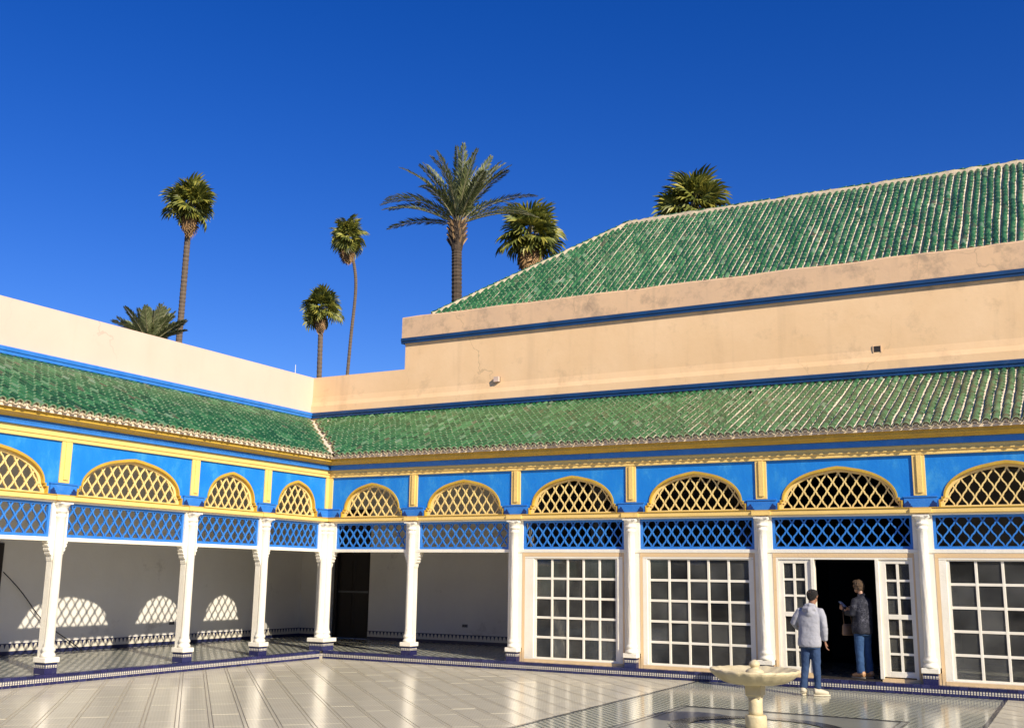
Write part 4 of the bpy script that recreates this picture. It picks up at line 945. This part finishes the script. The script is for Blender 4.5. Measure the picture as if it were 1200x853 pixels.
# --- man in grey hoodie, local x right, y forward
mn = thing('person', 'man in grey hoodie and blue jeans seen from behind, standing before the open doorway', 'person', (11.25, -1.42, 0), -.02)
B = MB(); HC = (-.005, .02, 1.575)
head(B, HC, (.35, 1, 0), 'skin_dark', 1.0)
B.tube([(-.045, -.01, 1.34), (-.02, .0, 1.43), (-.008, .008, 1.53)], [.075, .058, .056], 'skin_dark', 12)
B.tube([(-.06, 0, .88), (-.06, 0, 1.05), (-.055, .01, 1.22), (-.05, .01, 1.34)], [.09, .09, .095, .07], 'skin_dark', 14)
RW, LW = (.155, .04, .86), (-.20, .24, 1.0)
B.tube([(-.03, 0, 1.36), (.12, -.01, 1.34), (.155, -.02, 1.10), RW], [.06, .048, .038, .027], 'skin_dark', 10)
B.tube([(-.07, 0, 1.36), (-.22, -.01, 1.34), (-.31, .0, 1.12), LW], [.06, .048, .038, .027], 'skin_dark', 10)
hand(B, (.157, .045, .862), (.12, .10, -1), (-.2, 1, 0), 'skin_dark', .45)
hand(B, (-.195, .245, .998), (.75, .35, -.35), (0, .2, 1), 'skin_dark', .7)
B.tube([(-.13, 0, .9), (-.165, .01, .5), (-.205, -.02, .09), (-.205, .02, .045)], [.075, .05, .036, .03], 'skin_dark', 10)
B.tube([(-.01, 0, .9), (.01, .02, .5), (.02, -.02, .09), (.045, .01, .045)], [.075, .05, .036, .03], 'skin_dark', 10)
soft(B, 'body', mn, .006, 4)
H = MB()
for z, cx_, rx, ry in ((.775, -.08, .185, .145), (.83, -.082, .192, .15), (.95, -.075, .182, .14), (1.08, -.068, .182, .138), (1.2, -.06, .192, .135), (1.29, -.055, .195, .125), (1.355, -.05, .165, .105), (1.40, -.04, .10, .085)):
    pass
def torso(mb, rings, mat, n=24):
    vs = []
    for z, cx_, cy_, rx, ry in rings:
        for i in range(n): a = 2 * PI * i / n; vs.append((cx_ + rx * math.copysign(abs(math.cos(a)) ** .85, math.cos(a)), cy_ + ry * math.copysign(abs(math.sin(a)) ** .85, math.sin(a)), z))
    mb.add(vs, [(j * n + i, j * n + (i + 1) % n, (j + 1) * n + (i + 1) % n, (j + 1) * n + i) for j in range(len(rings) - 1) for i in range(n)] + [tuple(range(n))[::-1], tuple((len(rings) - 1) * n + i for i in range(n))], mat)
torso(H, [(.765, -.085, 0, .178, .135), (.80, -.085, 0, .190, .145), (.86, -.083, 0, .192, .148), (.95, -.078, 0, .180, .140), (1.08, -.068, 0, .180, .136), (1.2, -.06, -.005, .190, .132), (1.29, -.055, -.008, .190, .120), (1.35, -.05, -.01, .160, .10), (1.395, -.04, -.005, .10, .08)], 'grey_fleece')
H.tube([(.04, 0, 1.32), (.11, -.01, 1.325), (.148, -.02, 1.24), (.168, -.025, 1.10), (.168, .0, .98), (.158, .035, .885)], [.075, .072, .066, .056, .052, .046], 'grey_fleece', 14)
H.tube([(.158, .035, .90), (.157, .04, .868)], [.046, .038], 'grey_fleece', 14)
H.tube([(-.15, 0, 1.32), (-.215, -.01, 1.325), (-.275, -.02, 1.24), (-.325, -.01, 1.14), (-.30, .10, 1.07), (-.215, .22, 1.01)], [.075, .072, .066, .058, .052, .044], 'grey_fleece', 14)
# hood lying on the shoulders
H.tube([(-.13, -.01, 1.385), (-.12, -.085, 1.375), (-.045, -.125, 1.355), (.03, -.085, 1.375), (.045, -.01, 1.385), (.0, .07, 1.37)], [.036, .045, .052, .045, .036, .028], 'grey_fleece', 10)
H.ball((-.045, -.105, 1.31), (.085, .05, .075), 'grey_fleece', 14, 10); H.tube([(-.115, -.04, 1.42), (-.09, -.09, 1.43), (-.035, -.105, 1.44), (.02, -.08, 1.43), (.045, -.03, 1.42)], [.028, .032, .034, .032, .028], 'grey_fleece', 8)
soft(H, 'hoodie', mn, .009, 5, .014, .10)
J = MB(); torso(J, [(.74, -.07, 0, .150, .118), (.80, -.075, 0, .152, .12), (.90, -.08, 0, .148, .115), (1.0, -.08, 0, .14, .11)], 'denim')
J.tube([(-.135, 0, .86), (-.15, .005, .70), (-.165, .012, .50), (-.188, -.01, .28), (-.205, -.02, .11)], [.094, .086, .068, .058, .056], 'denim', 14)
J.tube([(-.01, 0, .86), (.0, .01, .70), (.008, .02, .50), (.018, .0, .28), (.022, -.015, .11)], [.094, .086, .068, .058, .056], 'denim', 14)
soft(J, 'jeans', mn, .009, 4, .018, .07)
def shoe(parent, a, yaw, mat, L_=.27, s_=1):
    o_ = link('shoe', None, parent); o_.location = a; o_.rotation_euler = (0, 0, yaw)
    mb = MB(); mb.tube([(0, -.07, .075), (0, -.02, .075), (0, .06, .06), (0, .13, .045), (0, .17, .04)], [.045, .05, .046, .04, .028], mat, 12); mb.tube([(0, -.045, .06), (0, -.03, .115)], [.045, .042], mat, 12); soft(mb, 'upper', o_, .008, 3)
    mb = MB(); pts = [(.038 * math.cos(a_) * (1 + .12 * math.sin(a_)), .055 + .145 * math.sin(a_)) for a_ in [2 * PI * i / 20 for i in range(20)]]
    mb.add([(x, y, z) for z in (.0, .026) for x, y in pts], [tuple(range(20))[::-1], tuple(range(20, 40))] + [(i, (i + 1) % 20, (i + 1) % 20 + 20, i + 20) for i in range(20)], 'sole' if mat != 'cream_shoe' else 'cream_shoe'); bevel(mb.build('sole', o_, False), .005)
shoe(mn, (-.205, -.03, 0), .05, 'cream_shoe'); shoe(mn, (.03, -.02, 0), -1.0, 'cream_shoe')
hr_ = MB(); f = Vector((.33, .94, 0)); c = Vector(HC)
hr_.ball(c - f * .018 + Vector((0, 0, .028)), (.092, .092, .088), 'black_hair', 18, 12); hr_.ball(c - f * .045 + Vector((0, 0, -.005)), (.072, .06, .075), 'black_hair', 16, 12); hr_.ball(c + f * .03 + Vector((0, 0, .07)), (.065, .06, .04), 'black_hair', 12, 10)
soft(hr_, 'hair', mn, .007, 2, .012, .02)

# --- woman on the threshold, facing left and inwards
wo = thing('person', 'woman with short brown hair, dark patterned jacket and jeans standing inside the doorway', 'person', (11.735, .13, STEP + .026), .95)
B = MB(); HC = (.0, .06, 1.55)
head(B, HC, (.15, 1, -.12), 'skin', .96)
B.tube([(0, -.005, 1.32), (0, .0, 1.40), (0, .02, 1.50)], [.05, .045, .047], 'skin', 12)
B.tube([(0, 0, .9), (0, 0, 1.05), (0, 0, 1.22), (0, 0, 1.33)], [.09, .09, .09, .07], 'skin', 14)
LWr, RWr = (-.10, .36, 1.16), (.13, .36, 1.13)
B.tube([(-.05, 0, 1.30), (-.15, 0, 1.29), (-.19, .04, 1.08), LWr], [.04, .04, .034, .025], 'skin', 10); B.tube([(.05, 0, 1.30), (.15, 0, 1.29), (.19, .05, 1.07), RWr], [.04, .04, .034, .025], 'skin', 10)
hand(B, LWr, (.25, 1, .35), (0, -.2, 1), 'skin', .7); hand(B, RWr, (-.35, 1, .2), (0, -.2, 1), 'skin', .7)
B.tube([(-.075, 0, .9), (-.09, .01, .48), (-.10, 0, .08), (-.10, .03, .045)], [.08, .05, .035, .03], 'skin', 10); B.tube([(.075, 0, .9), (.085, .01, .48), (.09, 0, .08), (.09, .03, .045)], [.08, .05, .035, .03], 'skin', 10)
soft(B, 'body', wo, .006, 4)
K = MB(); torso(K, [(.745, 0, 0, .18, .145), (.78, 0, 0, .19, .155), (.9, 0, 0, .185, .15), (1.03, 0, -.005, .168, .135), (1.16, 0, -.01, .175, .135), (1.27, 0, -.012, .178, .12), (1.33, 0, -.01, .15, .1), (1.375, 0, 0, .09, .075)], 'navy_print')
K.tube([(.08, 0, 1.29), (.15, 0, 1.30), (.19, .0, 1.2), (.205, .03, 1.08), (.185, .19, 1.07), (.145, .31, 1.11)], [.07, .066, .062, .056, .05, .043], 'navy_print', 14)
K.tube([(-.08, 0, 1.29), (-.15, 0, 1.30), (-.19, .0, 1.2), (-.205, .03, 1.09), (-.17, .18, 1.09), (-.12, .31, 1.14)], [.07, .066, .062, .056, .05, .043], 'navy_print', 14)
K.tube([(-.065, .02, 1.395), (0, -.065, 1.41), (.065, .02, 1.395)], [.026, .036, .026], 'navy_print', 8)
soft(K, 'jacket', wo, .009, 4, .025, .1)
J = MB(); torso(J, [(.72, 0, 0, .15, .12), (.82, 0, 0, .155, .125), (.95, 0, 0, .14, .11)], 'light_denim')
for k in (-1, 1): J.tube([(k * .075, 0, .86), (k * .083, .01, .68), (k * .088, .012, .48), (k * .094, -.005, .28), (k * .096, -.01, .085)], [.092, .086, .073, .068, .068], 'light_denim', 14)
soft(J, 'jeans', wo, .009, 4, .018, .07)
shoe(wo, (-.097, -.01, 0), .15, 'tan_shoe'); shoe(wo, (.095, -.02, 0), -.05, 'tan_shoe')
hr_ = MB(); c = Vector(HC); hr_.ball(c + Vector((0, -.025, .032)), (.094, .092, .092), 'brown_hair', 18, 12); hr_.ball(c + Vector((0, -.058, -.02)), (.078, .05, .075), 'brown_hair', 16, 12); hr_.ball(c + Vector((0, .03, .078)), (.07, .06, .04), 'brown_hair', 12, 10)
for k in (-1, 1): hr_.ball(c + Vector((k * .074, -.015, -.005)), (.022, .04, .05), 'brown_hair', 10, 8)
soft(hr_, 'hair', wo, .007, 2, .03, .03)
WM = Matrix.Translation(wo.location) @ Matrix.Rotation(.95, 4, 'Z')
bg_ = thing('handbag', 'tan leather bag hanging in front of the woman in the doorway', 'bag', tuple(WM @ Vector((-.02, .33, .70))), .95)
mb = MB(); torso(mb, [(0, 0, 0, .12, .05), (.02, 0, 0, .135, .06), (.16, 0, 0, .125, .05), (.20, 0, 0, .10, .03)], 'tan_leather', 20); bevel(mb.build('bag_body', bg_), .004)
MB().tube([(-.09, 0, .19), (-.10, .0, .30), (-.085, .02, .42), (-.06, .045, .455), (.0, .04, .44), (.08, .01, .32), (.09, 0, .19)], .006, 'tan_leather', 6).build('strap', bg_, True)
ph = thing('phone', 'pale phone held up by the woman in the doorway', 'phone', tuple(WM @ Vector((.015, .475, 1.235))), .95)
o_ = MB().box(-.038, .038, -.005, .005, -.075, .075, 'white_plastic').build('phone_case', ph); bevel(o_, .004); o_.rotation_euler = (-.9, 0, .2)

# thin black pipe and a short pole on top of the left wall
tag(MB().tube([(-WY - .2, -3.6 + i * .7, ZPAR + .022 + .012 * math.sin(i * 1.9)) for i in range(11)], .02, 'cable_rubber', 6).build('cable', smooth=True), 'thin black cable lying along the top of the left wall', 'cable')
tag(MB().lathe([(.012, 0), (.010, .30), (.005, .31)], -WY - .25, 2.85, 'white_plastic', 8).build('pole', loc=(0, 0, ZPAR - .002)), 'short thin white pole standing on the wall near the corner', 'pole')
#@@NEXT
